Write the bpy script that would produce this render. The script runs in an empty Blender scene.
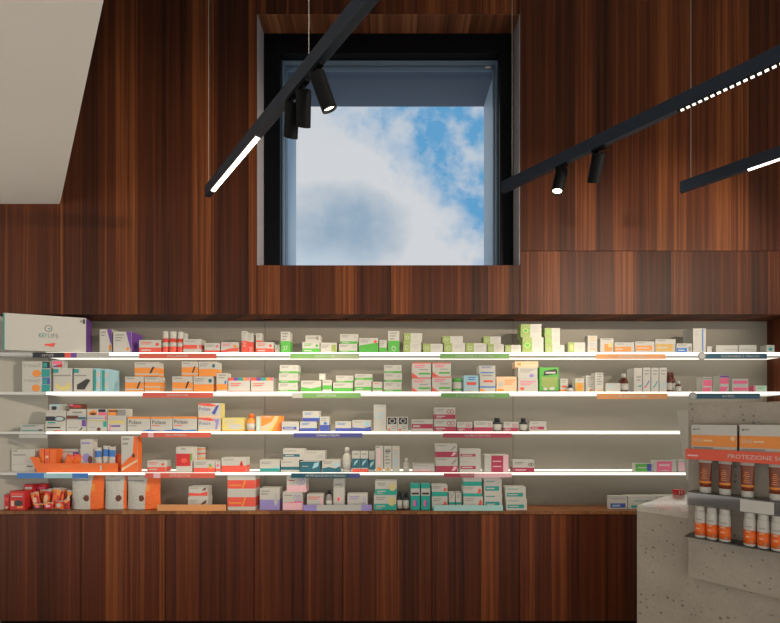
# pharmacy shelf wall under a window
FILL_SPOTB = 135
AMBC = (1.05, 1.0, .94, 1)
GND_GLOW = (1.7, 1.62, 1.5, 1)
EXPO = -0.12
import bpy, bmesh, math, random
from mathutils import Vector, Matrix
random.seed(7)
C = bpy.context.scene.collection
F, CX, HY, H, D = 430.0, 390.0, 418.0, 1.46, 2.92      # focal length in pixels, centre, horizon, eye height, wood wall distance
ND = D + 0.206                                          # back panel of the niche
def WX(x, Y): return (x - CX) / F * Y
def WZ(y, Y): return H + (HY - y) / F * Y

# ------------------------------------------------------------------ materials
def lin(h):
    c = [int(h[i:i+2], 16) / 255 for i in (0, 2, 4)]
    return tuple(((v + .055) / 1.055) ** 2.4 if v > .04045 else v / 12.92 for v in c) + (1,)
def newmat(name):
    m = bpy.data.materials.new(name); m.use_nodes = True
    nt = m.node_tree; nt.nodes.clear()
    out = nt.nodes.new('ShaderNodeOutputMaterial')
    p = nt.nodes.new('ShaderNodeBsdfPrincipled')
    nt.links.new(p.outputs[0], out.inputs[0])
    return m, nt, p
def node(nt, t, **kw):
    n = nt.nodes.new(t)
    for k, v in kw.items(): setattr(n, k, v)
    return n
def mathn(nt, op, a, b=None, c=None, clamp=False):
    n = node(nt, 'ShaderNodeMath', operation=op, use_clamp=clamp)
    for i, v in enumerate((a, b, c)):
        if v is None: continue
        if isinstance(v, (int, float)): n.inputs[i].default_value = v
        else: nt.links.new(v, n.inputs[i])
    return n.outputs[0]
def mixc(nt, f, a, b, blend='MIX'):
    n = node(nt, 'ShaderNodeMix', data_type='RGBA', blend_type=blend)
    for sock, v in ((n.inputs[0], f), (n.inputs[6], a), (n.inputs[7], b)):
        if isinstance(v, (int, float)): sock.default_value = v
        elif isinstance(v, tuple): sock.default_value = v
        else: nt.links.new(v, sock)
    return n.outputs[2]
def plain(name, hexc, rough=.45, spec=.4, metal=0, vary=.06, scale=40):
    m, nt, p = newmat(name)
    geo = node(nt, 'ShaderNodeNewGeometry')
    nz = node(nt, 'ShaderNodeTexNoise'); nz.inputs['Scale'].default_value = scale; nz.inputs['Detail'].default_value = 2
    nt.links.new(geo.outputs['Position'], nz.inputs['Vector'])
    col = lin(hexc)
    dark = tuple(v * (1 - vary) for v in col[:3]) + (1,)
    nt.links.new(mixc(nt, nz.outputs[0], col, dark), p.inputs['Base Color'])
    p.inputs['Roughness'].default_value = rough
    p.inputs['Specular IOR Level'].default_value = spec
    p.inputs['Metallic'].default_value = metal
    return m
PAL = dict(W='c6c3ba', r='e85a4a', c='b23c58', o='ee9440', O='f0702c', y='d9c97c', g='58b048', G='97aa5e', t='2c9a94', T='2a6878',
           m='24a898', n='4a58ac', b='3c7cc8', l='a4ccd8', p='f06a90', P='ecbcc6', v='74489e', V='988ac8', k='3a3836', K='94928c',
           B='6a3a28', e='e8c6a2', s='b8b8b2', d='2a2d36', w='c6c3ba', q='c2dcc8', M='a8d4d0', R='cc3034', h='d2a855')
PAL.update({'1': 'd8604f', '2': '74a460', '3': 'dc9a62', '4': '1a5468', '5': '4c4e90', '6': 'b04458', '7': '94a884', '8': 'e2583c'})
PM = {k: plain('print_' + k, v) for k, v in PAL.items()}
def emis(name, rgb, s):
    m, nt, p = newmat(name)
    p.inputs['Base Color'].default_value = (.8, .8, .8, 1)
    p.inputs['Emission Color'].default_value = rgb + (1,)
    p.inputs['Emission Strength'].default_value = s
    return m
def clear(name, tint=(.95, .97, .97), gloss=.12, rough=.05, haze=0.0):
    m = bpy.data.materials.new(name); m.use_nodes = True; nt = m.node_tree; nt.nodes.clear()
    out = nt.nodes.new('ShaderNodeOutputMaterial')
    tr = node(nt, 'ShaderNodeBsdfTransparent'); tr.inputs[0].default_value = tint + (1,)
    gl = node(nt, 'ShaderNodeBsdfGlossy'); gl.inputs['Roughness'].default_value = rough
    fr = node(nt, 'ShaderNodeFresnel'); fr.inputs[0].default_value = 1.35
    mx = node(nt, 'ShaderNodeMixShader'); nt.links.new(mathn(nt, 'ADD', fr.outputs[0], gloss * .1, clamp=True), mx.inputs[0])
    nt.links.new(tr.outputs[0], mx.inputs[1]); nt.links.new(gl.outputs[0], mx.inputs[2])
    last = mx
    if haze:
        df = node(nt, 'ShaderNodeBsdfDiffuse'); df.inputs[0].default_value = (.7, .7, .68, 1)
        m2 = node(nt, 'ShaderNodeMixShader'); m2.inputs[0].default_value = haze
        nt.links.new(mx.outputs[0], m2.inputs[1]); nt.links.new(df.outputs[0], m2.inputs[2]); last = m2
    nt.links.new(last.outputs[0], out.inputs[0])
    return m
def wood(name, dark, mid, light, plank=.15, rough=.38, coat=.0, seed=0.0, ky=1.0):
    """vertical-grain walnut veneer laid in strips of varying tone"""
    m, nt, p = newmat(name)
    geo = node(nt, 'ShaderNodeNewGeometry'); sep = node(nt, 'ShaderNodeSeparateXYZ')
    nt.links.new(geo.outputs['Position'], sep.inputs[0])
    oi = node(nt, 'ShaderNodeObjectInfo')
    xx = mathn(nt, 'ADD', mathn(nt, 'MULTIPLY_ADD', sep.outputs[1], ky, sep.outputs[0]), mathn(nt, 'MULTIPLY_ADD', oi.outputs['Random'], 7.0, seed))
    wob = node(nt, 'ShaderNodeTexNoise', noise_dimensions='1D'); wob.inputs['Scale'].default_value = 2.3; wob.inputs['Detail'].default_value = 0
    nt.links.new(xx, wob.inputs['W'])
    xs = mathn(nt, 'MULTIPLY_ADD', wob.outputs[0], .9, mathn(nt, 'DIVIDE', xx, plank))
    pid = mathn(nt, 'FLOOR', xs)
    wn = node(nt, 'ShaderNodeTexWhiteNoise', noise_dimensions='1D'); nt.links.new(pid, wn.inputs['W'])
    def grain(sx, sz, det, dist=0.0):
        cb = node(nt, 'ShaderNodeCombineXYZ')
        nt.links.new(mathn(nt, 'MULTIPLY', xx, sx), cb.inputs[0])
        nt.links.new(mathn(nt, 'MULTIPLY', sep.outputs[2], sz), cb.inputs[1])
        nt.links.new(mathn(nt, 'MULTIPLY', pid, 3.71), cb.inputs[2])
        n = node(nt, 'ShaderNodeTexNoise'); n.inputs['Scale'].default_value = 1; n.inputs['Detail'].default_value = det
        n.inputs['Roughness'].default_value = .6; n.inputs['Distortion'].default_value = dist
        nt.links.new(cb.outputs[0], n.inputs['Vector']); return n.outputs[0]
    g1 = grain(36, .3, 4, .2); g2 = grain(120, 1.1, 3); g3 = grain(420, 6, 2)
    t = mathn(nt, 'ADD', mathn(nt, 'MULTIPLY', g1, .9), mathn(nt, 'MULTIPLY', g2, .35))
    t = mathn(nt, 'ADD', t, mathn(nt, 'MULTIPLY', wn.outputs[0], .34))
    t = mathn(nt, 'ADD', t, mathn(nt, 'MULTIPLY', g3, .12))
    t = mathn(nt, 'MULTIPLY_ADD', t, 1.3, -.68)
    cr = node(nt, 'ShaderNodeValToRGB'); e = cr.color_ramp.elements
    e[0].position = .0; e[0].color = lin(dark); e[1].position = 1.0; e[1].color = lin(light)
    x = cr.color_ramp.elements.new(.5); x.color = lin(mid)
    nt.links.new(t, cr.inputs[0]); nt.links.new(cr.outputs[0], p.inputs['Base Color'])
    p.inputs['Roughness'].default_value = rough; p.inputs['Specular IOR Level'].default_value = .22
    p.inputs['Coat Weight'].default_value = coat; p.inputs['Coat Roughness'].default_value = .3
    b = node(nt, 'ShaderNodeBump'); b.inputs['Strength'].default_value = .08; b.inputs['Distance'].default_value = .002
    nt.links.new(g2, b.inputs['Height']); nt.links.new(b.outputs[0], p.inputs['Normal'])
    return m
def concrete(name, a, b_, rough):
    m, nt, p = newmat(name)
    geo = node(nt, 'ShaderNodeNewGeometry'); P = geo.outputs['Position']
    def nz(s, d):
        n = node(nt, 'ShaderNodeTexNoise'); n.inputs['Scale'].default_value = s; n.inputs['Detail'].default_value = d
        nt.links.new(P, n.inputs['Vector']); return n.outputs[0]
    big = nz(3.5, 5); fine = nz(60, 4)
    col = mixc(nt, mathn(nt, 'MULTIPLY_ADD', big, 1.6, -.3, clamp=True), lin(a), lin(b_))
    col = mixc(nt, mathn(nt, 'MULTIPLY_ADD', fine, 1.2, -.45, clamp=True), col, mixc(nt, .25, col, (.02, .018, .015, 1)))
    vo = node(nt, 'ShaderNodeTexVoronoi'); vo.inputs['Scale'].default_value = 48; vo.inputs['Randomness'].default_value = 1
    warp = node(nt, 'ShaderNodeVectorMath', operation='MULTIPLY_ADD')
    ns = node(nt, 'ShaderNodeTexNoise'); ns.inputs['Scale'].default_value = 45; nt.links.new(P, ns.inputs['Vector'])
    nt.links.new(ns.outputs['Color'], warp.inputs[0]); warp.inputs[1].default_value = (.018, .018, .018); nt.links.new(P, warp.inputs[2])
    nt.links.new(warp.outputs[0], vo.inputs['Vector'])
    sc = node(nt, 'ShaderNodeSeparateColor'); nt.links.new(vo.outputs['Color'], sc.inputs[0])
    size = mathn(nt, 'MULTIPLY_ADD', sc.outputs[0], .5, -.16)
    pit = mathn(nt, 'MULTIPLY', mathn(nt, 'SUBTRACT', size, vo.outputs['Distance']), 14, clamp=True)
    col = mixc(nt, mathn(nt, 'MULTIPLY', pit, .6), col, (.045, .038, .032, 1))
    nt.links.new(col, p.inputs['Base Color']); p.inputs['Roughness'].default_value = rough
    b = node(nt, 'ShaderNodeBump'); b.inputs['Strength'].default_value = .3; b.inputs['Distance'].default_value = .004
    nt.links.new(mathn(nt, 'SUBTRACT', mathn(nt, 'MULTIPLY', fine, .15), pit), b.inputs['Height']); nt.links.new(b.outputs[0], p.inputs['Normal'])
    return m
M_WALLW = wood('walnut_wall', '1c0c06', '532813', '92562c', plank=.13, rough=.5, coat=.0)
M_BASEW = wood('walnut_base', '240e07', '5c2a14', '985428', plank=.12, rough=.45, coat=.05, seed=3.3)
M_HEADW = wood('walnut_head_sky_sheen', '3a2014', '74462e', 'b07c54', plank=.1, rough=.3, coat=.5, ky=0.0)  # wall walnut made paler, sky reflection on the head put into its colour
M_TOPW = wood('walnut_worktop', '54301c', '8a5a36', 'b07c4e', plank=.2, rough=.35, seed=1.2)
M_PANEL = plain('warm_grey_panel', '857f73', .5, .3, vary=.03, scale=3)
M_SIDE = plain('pale_grey_panel', 'aca89d', .35, .4, vary=.03, scale=3)
M_PLASTER = plain('white_plaster', 'e8e5df', .8, .2, vary=.04, scale=2)
M_CEIL2 = plain('void_ceiling_plaster', 'b8b4ac', .8, .2, vary=.04, scale=2)
M_FLOOR = plain('grey_floor', 'b4aea4', .5, .4, vary=.12, scale=2)
M_BLACK = plain('black_metal', '060709', .6, .12, vary=.05)
M_FRAME = plain('dark_window_frame', '06070b', .4, .15)
M_SASH = plain('blue_grey_sash', '64798f', .35, .5)
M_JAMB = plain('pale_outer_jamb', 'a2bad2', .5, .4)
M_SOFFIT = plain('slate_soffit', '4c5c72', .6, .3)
M_TRACK = plain('anthracite_track', '1a2431', .45, .4)
M_WIRE = plain('steel_wire', 'a8a49e', .4, .5)
M_STONE = concrete('concrete_counter', 'b2a799', '91887b', .5)
M_STONET = concrete('concrete_top_sheen', 'cbc3b7', 'b2aa9e', .12)  # same concrete made lighter, reflection of the lit niche put into its colour
M_REVEAL = plain('reveal_sky_sheen', '9a979c', .4, .4)  # pale colour stands in for sky reflected on the wooden side reveals
M_LED = emis('led_strip', (1, .93, .80), 1.7)
M_LEDB = emis('led_strip_rear', (1, .93, .80), 1.15)
M_LINEAR = emis('linear_lamp', (1, .90, .74), 4.5)
M_CELL = emis('louvre_lamp', (1, .93, .82), 1.3)
M_LENS = emis('spot_lens', (1, .86, .62), 9)
M_LENSD = plain('frosted_lens', 'b8b0a0', .3, .5)
M_OPAL = emis('opal_shelf', (1, .95, .85), .10); M_OPAL.node_tree.nodes['Principled BSDF'].inputs['Base Color'].default_value = (.5, .5, .48, 1)
M_ACRYL = clear('clear_acrylic', (.9, .91, .9), .0)
M_SMOKE = clear('smoked_acrylic', (.6, .59, .58), 1.0)
M_GLASS = clear('window_glass', (.97, .985, .99), .0)
M_HAZE = clear('frosted_acrylic', (.9, .9, .9), .2, .2, .12)
M_SCREEN = plain('pale_grey_plastic', 'c4c1ba', .45, .4)
M_AMBER = plain('amber_glass', '5a1f0e', .15, .6)
M_TUBE = plain('bronze_tube', '8a4228', .3, .5, vary=.2, scale=12)

# ------------------------------------------------------------------ mesh builder
_txt = {}
def text_tris(s):
    if s not in _txt:
        cu = bpy.data.curves.new('t', 'FONT'); cu.body = s; cu.size = 1; cu.resolution_u = 2
        o = bpy.data.objects.new('t', cu); C.objects.link(o)
        dg = bpy.context.evaluated_depsgraph_get()
        me = bpy.data.meshes.new_from_object(o.evaluated_get(dg))
        vs = [tuple(v.co) for v in me.vertices]; fs = [tuple(p.vertices) for p in me.polygons]
        bpy.data.objects.remove(o); bpy.data.curves.remove(cu); bpy.data.meshes.remove(me)
        xs = [v[0] for v in vs] or [0]; ys = [v[1] for v in vs] or [0]
        x0, x1, y0, y1 = min(xs), max(xs), min(ys), max(ys)
        _txt[s] = ([((v[0]-x0)/(x1-x0 or 1), (v[1]-y0)/(y1-y0 or 1)) for v in vs], fs, (x1-x0)/(y1-y0 or 1))
    return _txt[s]
class MB:
    def __init__(s): s.v, s.f, s.mi, s.ms, s.smooth = [], [], [], [], []
    def slot(s, m):
        if m not in s.ms: s.ms.append(m)
        return s.ms.index(m)
    def add(s, vs, fs, m, smooth=False):
        b = len(s.v); s.v += [tuple(v) for v in vs]; k = s.slot(m)
        for f in fs: s.f.append(tuple(b + i for i in f)); s.mi.append(k); s.smooth.append(smooth)
    def box(s, x0, x1, y0, y1, z0, z1, m, bev=0.0, M=None):
        bm = bmesh.new(); bmesh.ops.create_cube(bm, size=1)
        for v in bm.verts:
            v.co = Vector(((x0+x1)/2 + v.co.x*(x1-x0), (y0+y1)/2 + v.co.y*(y1-y0), (z0+z1)/2 + v.co.z*(z1-z0)))
        if bev: bmesh.ops.bevel(bm, geom=bm.edges[:], offset=bev, segments=1 if bev < .003 else 3, affect='EDGES', profile=.5)
        if M: bm.transform(M)
        bm.verts.index_update()
        s.add([v.co for v in bm.verts], [[v.index for v in f.verts] for f in bm.faces], m); bm.free()
    def lathe(s, prof, m, n=20, M=None, sx=1, sy=1, smooth=True):
        vs, fs = [], []
        for r, z in prof:
            for i in range(n):
                a = 2*math.pi*i/n; vs.append(Vector((r*math.cos(a)*sx, r*math.sin(a)*sy, z)))
        for j in range(len(prof)-1):
            for i in range(n): fs.append((j*n+i, j*n+(i+1) % n, (j+1)*n+(i+1) % n, (j+1)*n+i))
        fs.append(tuple(range(n-1, -1, -1))); fs.append(tuple((len(prof)-1)*n+i for i in range(n)))
        if M: vs = [M @ v for v in vs]
        s.add(vs, fs, m, smooth)
    def tube(s, a, b, r, m, n=10):
        a, b = Vector(a), Vector(b); d = b - a
        M = Matrix.Translation(a) @ d.to_track_quat('Z', 'Y').to_matrix().to_4x4()
        s.lathe([(r, 0), (r, d.length)], m, n, M, smooth=True)
    def prism(s, poly, z0, z1, m):
        n = len(poly); vs = [(x, y, z0) for x, y in poly] + [(x, y, z1) for x, y in poly]
        fs = [tuple(range(n-1, -1, -1)), tuple(range(n, 2*n))] + [(i, (i+1) % n, n+(i+1) % n, n+i) for i in range(n)]
        s.add(vs, fs, m)
    def build(s, name, parent=None, loc=None, rz=None):
        me = bpy.data.meshes.new(name); me.from_pydata(s.v, [], s.f)
        for m in s.ms: me.materials.append(m)
        for p, k, sm in zip(me.polygons, s.mi, s.smooth): p.material_index = k; p.use_smooth = sm
        me.update()
        bm = bmesh.new(); bm.from_mesh(me); bmesh.ops.recalc_face_normals(bm, faces=bm.faces[:]) if not getattr(s, 'keep', False) else None
        bm.to_mesh(me); bm.free()
        o = bpy.data.objects.new(name, me); C.objects.link(o)
        if parent: o.parent = parent
        if loc is not None: o.location = loc
        if rz is not None: o.rotation_euler = (0, 0, rz)
        return o
def tag(o, label, cat, group=None):
    o['label'] = label; o['category'] = cat
    if group: o['group'] = group
    return o
def struct(o): o['kind'] = 'structure'; return o
def empty(name, loc=(0, 0, 0), rz=0):
    o = bpy.data.objects.new(name, None); C.objects.link(o); o.location = loc; o.rotation_euler = (0, 0, rz)
    o.empty_display_size = .02; return o

# ------------------------------------------------------------------ printed faces
def printed(mb, w, d, h, design, b=.0008):
    """print a design string on the front (-y) of a box w x d x h standing on z=0"""
    k = 0
    for op in [x.strip() for x in design.split(';') if x.strip()]:
        a = op.split(); k += 1; e = .00025 * k + .0001
        yf = -d/2 - e
        U = lambda u: -w/2 + b + u*(w-2*b)
        V = lambda v: b + v*(h-2*b)
        if a[0] == 'w':
            v0, v1, m = float(a[1]), float(a[2]), PM[a[3]]
            z0, z1 = V(v0), V(v1); X = w/2 + e; Y = d/2 - b
            mb.add([(-w/2+b, yf, z0), (w/2-b, yf, z0), (w/2-b, yf, z1), (-w/2+b, yf, z1)], [(0, 1, 2, 3)], m)
            mb.add([(X, -Y, z0), (X, Y, z0), (X, Y, z1), (X, -Y, z1)], [(0, 1, 2, 3)], m)
            mb.add([(-X, -Y, z0), (-X, -Y, z1), (-X, Y, z1), (-X, Y, z0)], [(0, 1, 2, 3)], m)
        elif a[0] == 'sd':      # whole side faces in one colour
            m = PM[a[1]]; X = w/2 + e; Y = d/2 - b
            mb.add([(X, -Y, b), (X, Y, b), (X, Y, h-b), (X, -Y, h-b)], [(0, 1, 2, 3)], m)
            mb.add([(-X, -Y, b), (-X, -Y, h-b), (-X, Y, h-b), (-X, Y, b)], [(0, 1, 2, 3)], m)
        elif a[0] == 'r':
            u0, v0, u1, v1 = map(float, a[1:5])
            mb.add([(U(u0), yf, V(v0)), (U(u1), yf, V(v0)), (U(u1), yf, V(v1)), (U(u0), yf, V(v1))], [(0, 1, 2, 3)], PM[a[5]])
        elif a[0] == 'e':
            cu, cv, ru, rv = map(float, a[1:5])
            mb.add([(U(cu + ru*math.cos(t*math.pi/8)), yf, V(cv + rv*math.sin(t*math.pi/8))) for t in range(16)], [tuple(range(16))], PM[a[5]])
        elif a[0] == 'ring':
            cu, cv, ru, rv = map(float, a[1:5]); vs = []
            for t in range(16):
                c_, s_ = math.cos(t*math.pi/8), math.sin(t*math.pi/8)
                vs += [(U(cu+ru*c_), yf, V(cv+rv*s_)), (U(cu+ru*.72*c_), yf, V(cv+rv*.72*s_))]
            mb.add(vs, [(2*t, (2*t+2) % 32, (2*t+3) % 32, 2*t+1) for t in range(16)], PM[a[5]])
        elif a[0] == 'q':
            cs = list(map(float, a[1:-1]))
            mb.add([(U(cs[i]), yf, V(cs[i+1])) for i in range(0, len(cs), 2)], [tuple(range(len(cs)//2))], PM[a[-1]])
        elif a[0] == 'l':
            u0, v, u1, n, m = float(a[1]), float(a[2]), float(a[3]), int(a[4]), PM[a[5]]
            rr = random.Random(hash((w, h)) & 0xffff)
            for i in range(n):
                ue = u0 + (u1-u0)*(1 - .35*((i*7) % 3)/2); vv = v - i*.13
                mb.add([(U(u0), yf, V(vv)), (U(ue), yf, V(vv)), (U(ue), yf, V(vv+.055)), (U(u0), yf, V(vv+.055))], [(0, 1, 2, 3)], m)
        elif a[0] == 'T':       # T u0 v0 u1 v1 text colour
            u0, v0, u1, v1 = map(float, a[1:5]); vs, fs, asp = text_tris(a[5].replace('_', ' '))
            mb.add([(U(u0 + x*(u1-u0)), yf, V(v0 + y*(v1-v0))) for x, y in vs], fs, PM[a[6]])
def carton(name, w, d, h, base, design, parent=None, loc=None, rz=None):
    mb = MB(); mb.box(-w/2, w/2, -d/2, d/2, 0, h, PM[base], .0008); printed(mb, w, d, h, design); mb.keep = True
    return mb.build(name, parent, loc, rz)
# ------------------------------------------------------------------ directions of the slanted plan
def unit(x, y): n = math.hypot(x, y); return Vector((x/n, y/n, 0))
D1 = unit(22 - CX, F)            # along tracks and counter, running away to the left
D2 = Vector((-D1.y*-1, -D1.x, 0)) if False else Vector((D1.y, -D1.x, 0))   # across, running away to the right
ANG1 = math.atan2(D1.y, D1.x)

# ------------------------------------------------------------------ room shell
def slab(name, x0, x1, y0, y1, z0, z1, m, bev=0):
    mb = MB(); mb.box(x0, x1, y0, y1, z0, z1, m, bev); return struct(mb.build(name))
TOPZ = 5.3
zN = WZ(314.5, D)                                       # top of the niche
zWb, zWt = WZ(265, D), WZ(14, D)                        # window opening
def P(x): return WX(x, D)
G = .0018
T = .17
slab('floor', -5, 4.2, -2.6, 3.3, -.1, 0, M_FLOOR)
# walnut panels of the upper wall, with the hairline joints of the photo
def wallpanel(name, x0, x1, z0, z1, y1=D+T): return slab(name, x0+G, x1-G, D, y1, z0+G, z1-G, M_WALLW)
wallpanel('wall_back_far_left', -5, P(60), zN, TOPZ)
wallpanel('wall_back_left', P(60), P(257), zN, TOPZ)
wallpanel('wall_back_right_lower', P(520), 4.2, zN, WZ(251, D))
wallpanel('wall_back_right_upper', P(520), 4.2, WZ(251, D), TOPZ)
wallpanel('wall_back_above_window', P(257), P(520), zWt, TOPZ, D+.6)
wallpanel('wall_back_below_window', P(257), P(520), zN, zWb, D+.14)
# niche
NL = Vector((WX(48, ND), ND, 0)); NLf = NL - D2 * .34
NR = WX(767, ND)
zB = WZ(511, D)                                          # worktop level
s1 = WX(265, ND); s2 = WX(513, ND)
slab('wall_niche_back_left', -2.75, s1-.0015, ND, ND+.05, zB-.03, zN+.03, M_PANEL)
slab('wall_niche_back_middle', s1+.0015, s2-.0015, ND, ND+.05, zB-.03, zN+.03, M_PANEL)
slab('wall_niche_back_right', s2+.0015, NR+.05, ND, ND+.05, zB-.03, zN+.03, M_PANEL)
slab('wall_niche_backing', -3.2, NR+.3, ND+.052, ND+.08, 0, zN+.03, M_BLACK)
slab('wall_niche_right', NR, NR+.9, D, ND, zB, zN-.001, M_WALLW)
mb = MB(); a, b = NLf - D2*.02, NL + D2*.02; n = -D1*.04 * -1
mb.prism([(a.x, a.y), (b.x, b.y), (b.x - .04, b.y + .03), (a.x - .25, a.y + .05), ], zB, zN-.001, M_SIDE); struct(mb.build('wall_niche_left'))
slab('trim_1', -5, 4.2, D+T+.001, ND, zN, zN+.03, M_WALLW)          # soffit closing the top of the niche
# window: reveal boards, frame, sash, glass and the outer reveal
Y1 = D / .953; Y2 = D / .953 / .98; Y3 = Y1 / .955; Y4 = Y1 / .857
fx0, fx1 = WX(263.2, Y1), WX(513.9, Y1); fz1 = WZ(33, Y1); fz0 = zWb - .2
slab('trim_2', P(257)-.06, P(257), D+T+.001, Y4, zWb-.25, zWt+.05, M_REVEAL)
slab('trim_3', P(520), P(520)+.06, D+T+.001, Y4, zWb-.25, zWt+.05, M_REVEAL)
slab('trim_4', P(257)+.001, P(520)-.001, D+.142, Y4, zWb-.27, zWb-.21, M_WALLW)
ix0, ix1 = WX(280, Y1), WX(500, Y1); iz1 = WZ(53, Y1); iz0 = zWb - .075
win = MB()
e = .002
for (a0, a1, c0, c1) in ((fx0+e, ix0, fz0, fz1-e), (ix1, fx1-e, fz0, fz1-e), (ix0, ix1, iz1, fz1-e), (ix0, ix1, fz0, iz0)):
    win.box(a0, a1, Y1, Y2+.06, c0, c1, M_FRAME, .003)
wo = struct(win.build('window_1'))
sash = MB()
for (t, ya, yb) in ((.022, Y2, Y2+.035), (.04, Y2+.045, Y3)):
    for (a0, a1, c0, c1) in ((ix0, ix0+t*.55, iz0, iz1), (ix1-t*.55, ix1, iz0, iz1), (ix0+t*.55, ix1-t*.55, iz1-t*.55, iz1), (ix0+t*.55, ix1-t*.55, iz0, iz0+t*.5)):
        sash.box(a0, a1, ya, yb, c0, c1, M_SASH, .002)
sash.build('window_sash', wo)
g = MB(); g.box(ix0+.01, ix1-.01, Y3-.03, Y3-.022, iz0+.01, iz1-.01, M_GLASS); g.build('window_pane', wo)
hd = MB(); hd.box(ix1-.09, ix1-.05, Y2+.0, Y2+.012, iz1-.05, iz1-.042, M_SCREEN, .002); hd.build('window_catch', wo)
jm = MB()
jm.box(ix0-.05, ix0+.004, Y3+.002, Y4, iz0-.05, iz1+.05, M_JAMB); jm.box(ix1-.004, ix1+.05, Y3+.002, Y4, iz0-.05, iz1+.05, M_JAMB)
struct(jm.build('window_2_outer_jamb'))
sf = MB(); sf.box(ix0+.005, ix1-.005, Y3+.002, Y4, iz1-.012, iz1+.05, M_SOFFIT); struct(sf.build('window_3_outer_soffit'))
sl = MB(); sl.box(ix0+.005, ix1-.005, Y3+.002, Y4, iz0-.05, iz0, M_JAMB); struct(sl.build('window_4_outer_sill'))
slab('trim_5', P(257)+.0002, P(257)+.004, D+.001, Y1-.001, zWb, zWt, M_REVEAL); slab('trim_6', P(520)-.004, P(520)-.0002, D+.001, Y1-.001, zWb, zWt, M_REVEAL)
slab('trim_7', P(257)+.005, P(520)-.005, D+.001, Y1-.001, zWt-.004, zWt-.0002, M_HEADW)
# low plaster ceiling with its slanted edge, and the high ceiling of the void
zC = WZ(204, D); e0 = Vector((P(60), D, 0)); e1 = e0 - unit(14 - CX, F) * 7.2
def ceil(name, poly, z0, z1, m):
    mb = MB(); mb.prism(poly, z0, z1, m); return struct(mb.build(name))
ceil('ceiling_low', [(-5, D-.001), (e0.x, D-.001), (e1.x, e1.y), (-5, e1.y)], zC, zC+.25, M_PLASTER)
f0 = e0 - D2*.1
ceil('wall_void_fascia', [(e0.x - .001, D-.002), (e1.x, e1.y), (e1.x-.15, e1.y), (e0.x-.15, D-.002)], zC+.251, TOPZ, M_PLASTER)
slab('ceiling_void', -5, 4.2, -2.6, D+T, TOPZ, TOPZ+.1, M_CEIL2)

la = NLf - D2*.012; lb = la - D2*2.4
ceil('wall_left', [(la.x, la.y), (lb.x, lb.y), (lb.x-.25, lb.y), (la.x-.25, la.y)], 0, zC-.002, M_PLASTER)
slab('wall_front_light_block', -2, 4.2, -2.75, -2.6, 2.95, TOPZ, M_CEIL2)  # unseen upper wall, added to keep light off the top of the wood wall
slab('wall_right_light_block', 4.2, 4.3, -2.6, D+T, 2.95, TOPZ, M_CEIL2)  # unseen as well, added to block light from the right
# ------------------------------------------------------------------ base cabinets and worktop
zK = WZ(621, D); zD = zB - .022
edges = [81 - 88.2, 81, 165, 254, 343, 432, 520, 608, 697]
under = ['below the red snack cartons', 'below the white food pouches', 'below the orange label strip', 'below the lavender and pink cartons',
         'below the yellow tooth cartons', 'below the mint label strip', 'below the bare stretch of worktop', 'half hidden behind the concrete counter']
for i in range(8):
    x0, x1 = P(edges[i]), P(edges[i+1])
    t = empty('base_cabinet', ((x0+x1)/2, D+.1, 0))
    tag(t, f'dark walnut base cabinet unit with plain door, {under[i]}', 'cabinet', 'walnut base cabinets under the shelves')
    w = x1 - x0
    c = MB(); c.box(-w/2+.0005, w/2-.0005, -.079, .1, zK, zD-.001, M_BASEW); c.build('cabinet_body', t)
    d = MB(); d.box(-w/2+.0024, w/2-.0024, -.1, -.0795, zK, zD-.004, M_BASEW, .0012); d.build('door', t)
    k = MB(); k.box(-w/2+.0005, w/2-.0005, -.04, .09, 0, zK-.0005, M_BLACK); k.build('toe_kick', t)
mb = MB(); fl = NLf
mb.prism([(-3.2, D-.004), (NR+.6, D-.004), (NR+.6, ND-.001), (-3.2, ND-.001)], zD, zB, M_TOPW)
tag(mb.build('worktop'), 'long walnut worktop strip running along the top of the base cabinets', 'worktop')

# ------------------------------------------------------------------ lit shelves
SH = {}
shy = {1: (352.4, 355.6), 2: (391.8, 394.6), 3: (431.7, 434.0), 4: (472.8, 475.0)}
shn = {1: 'topmost glowing shelf, under the green and white cartons', 2: 'second glowing shelf from the top, with the green bag',
       3: 'third glowing shelf from the top, with the multivitamin packs', 4: 'lowest glowing shelf, just above the worktop, with the orange tray'}
for k, (ya, yb) in shy.items():
    zt, zb = WZ(ya, D), WZ(yb, D); SH[k] = zt
    t = empty('lit_shelf', (0, D, zt)); h = zt - zb
    tag(t, shn[k], 'shelf', 'edge-lit white shelves in the niche')
    def lx(y): return NL.x + (y - ND) * D2.x / D2.y + .005     # x of the slanted left end wall at depth y
    xr = NR - .002; yb_ = ND - .002
    b = MB(); b.prism([(lx(D+.012), .012), (xr, .012), (xr, ND-D-.102), (lx(ND-.1), ND-D-.102)], -h, 0, M_OPAL); b.build('shelf_board', t)
    xs = WX(46, D)
    b = MB(); b.box(xs, xr, .001, .0115, -h, 0, M_LED, .001); b.build('front_led_strip', t)
    b = MB(); b.prism([(lx(D+.001), .001), (xs-.001, .001), (xs-.001, .0115), (lx(D+.0115), .0115)], -h, 0, M_OPAL); b.build('unlit_front_edge', t)
    b = MB(); b.box(WX(60, ND), xr, ND-D-.1015, ND-D-.002, -h, 0, M_LEDB, .001); b.build('rear_led_strip', t)
SH['B'] = zB

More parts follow.
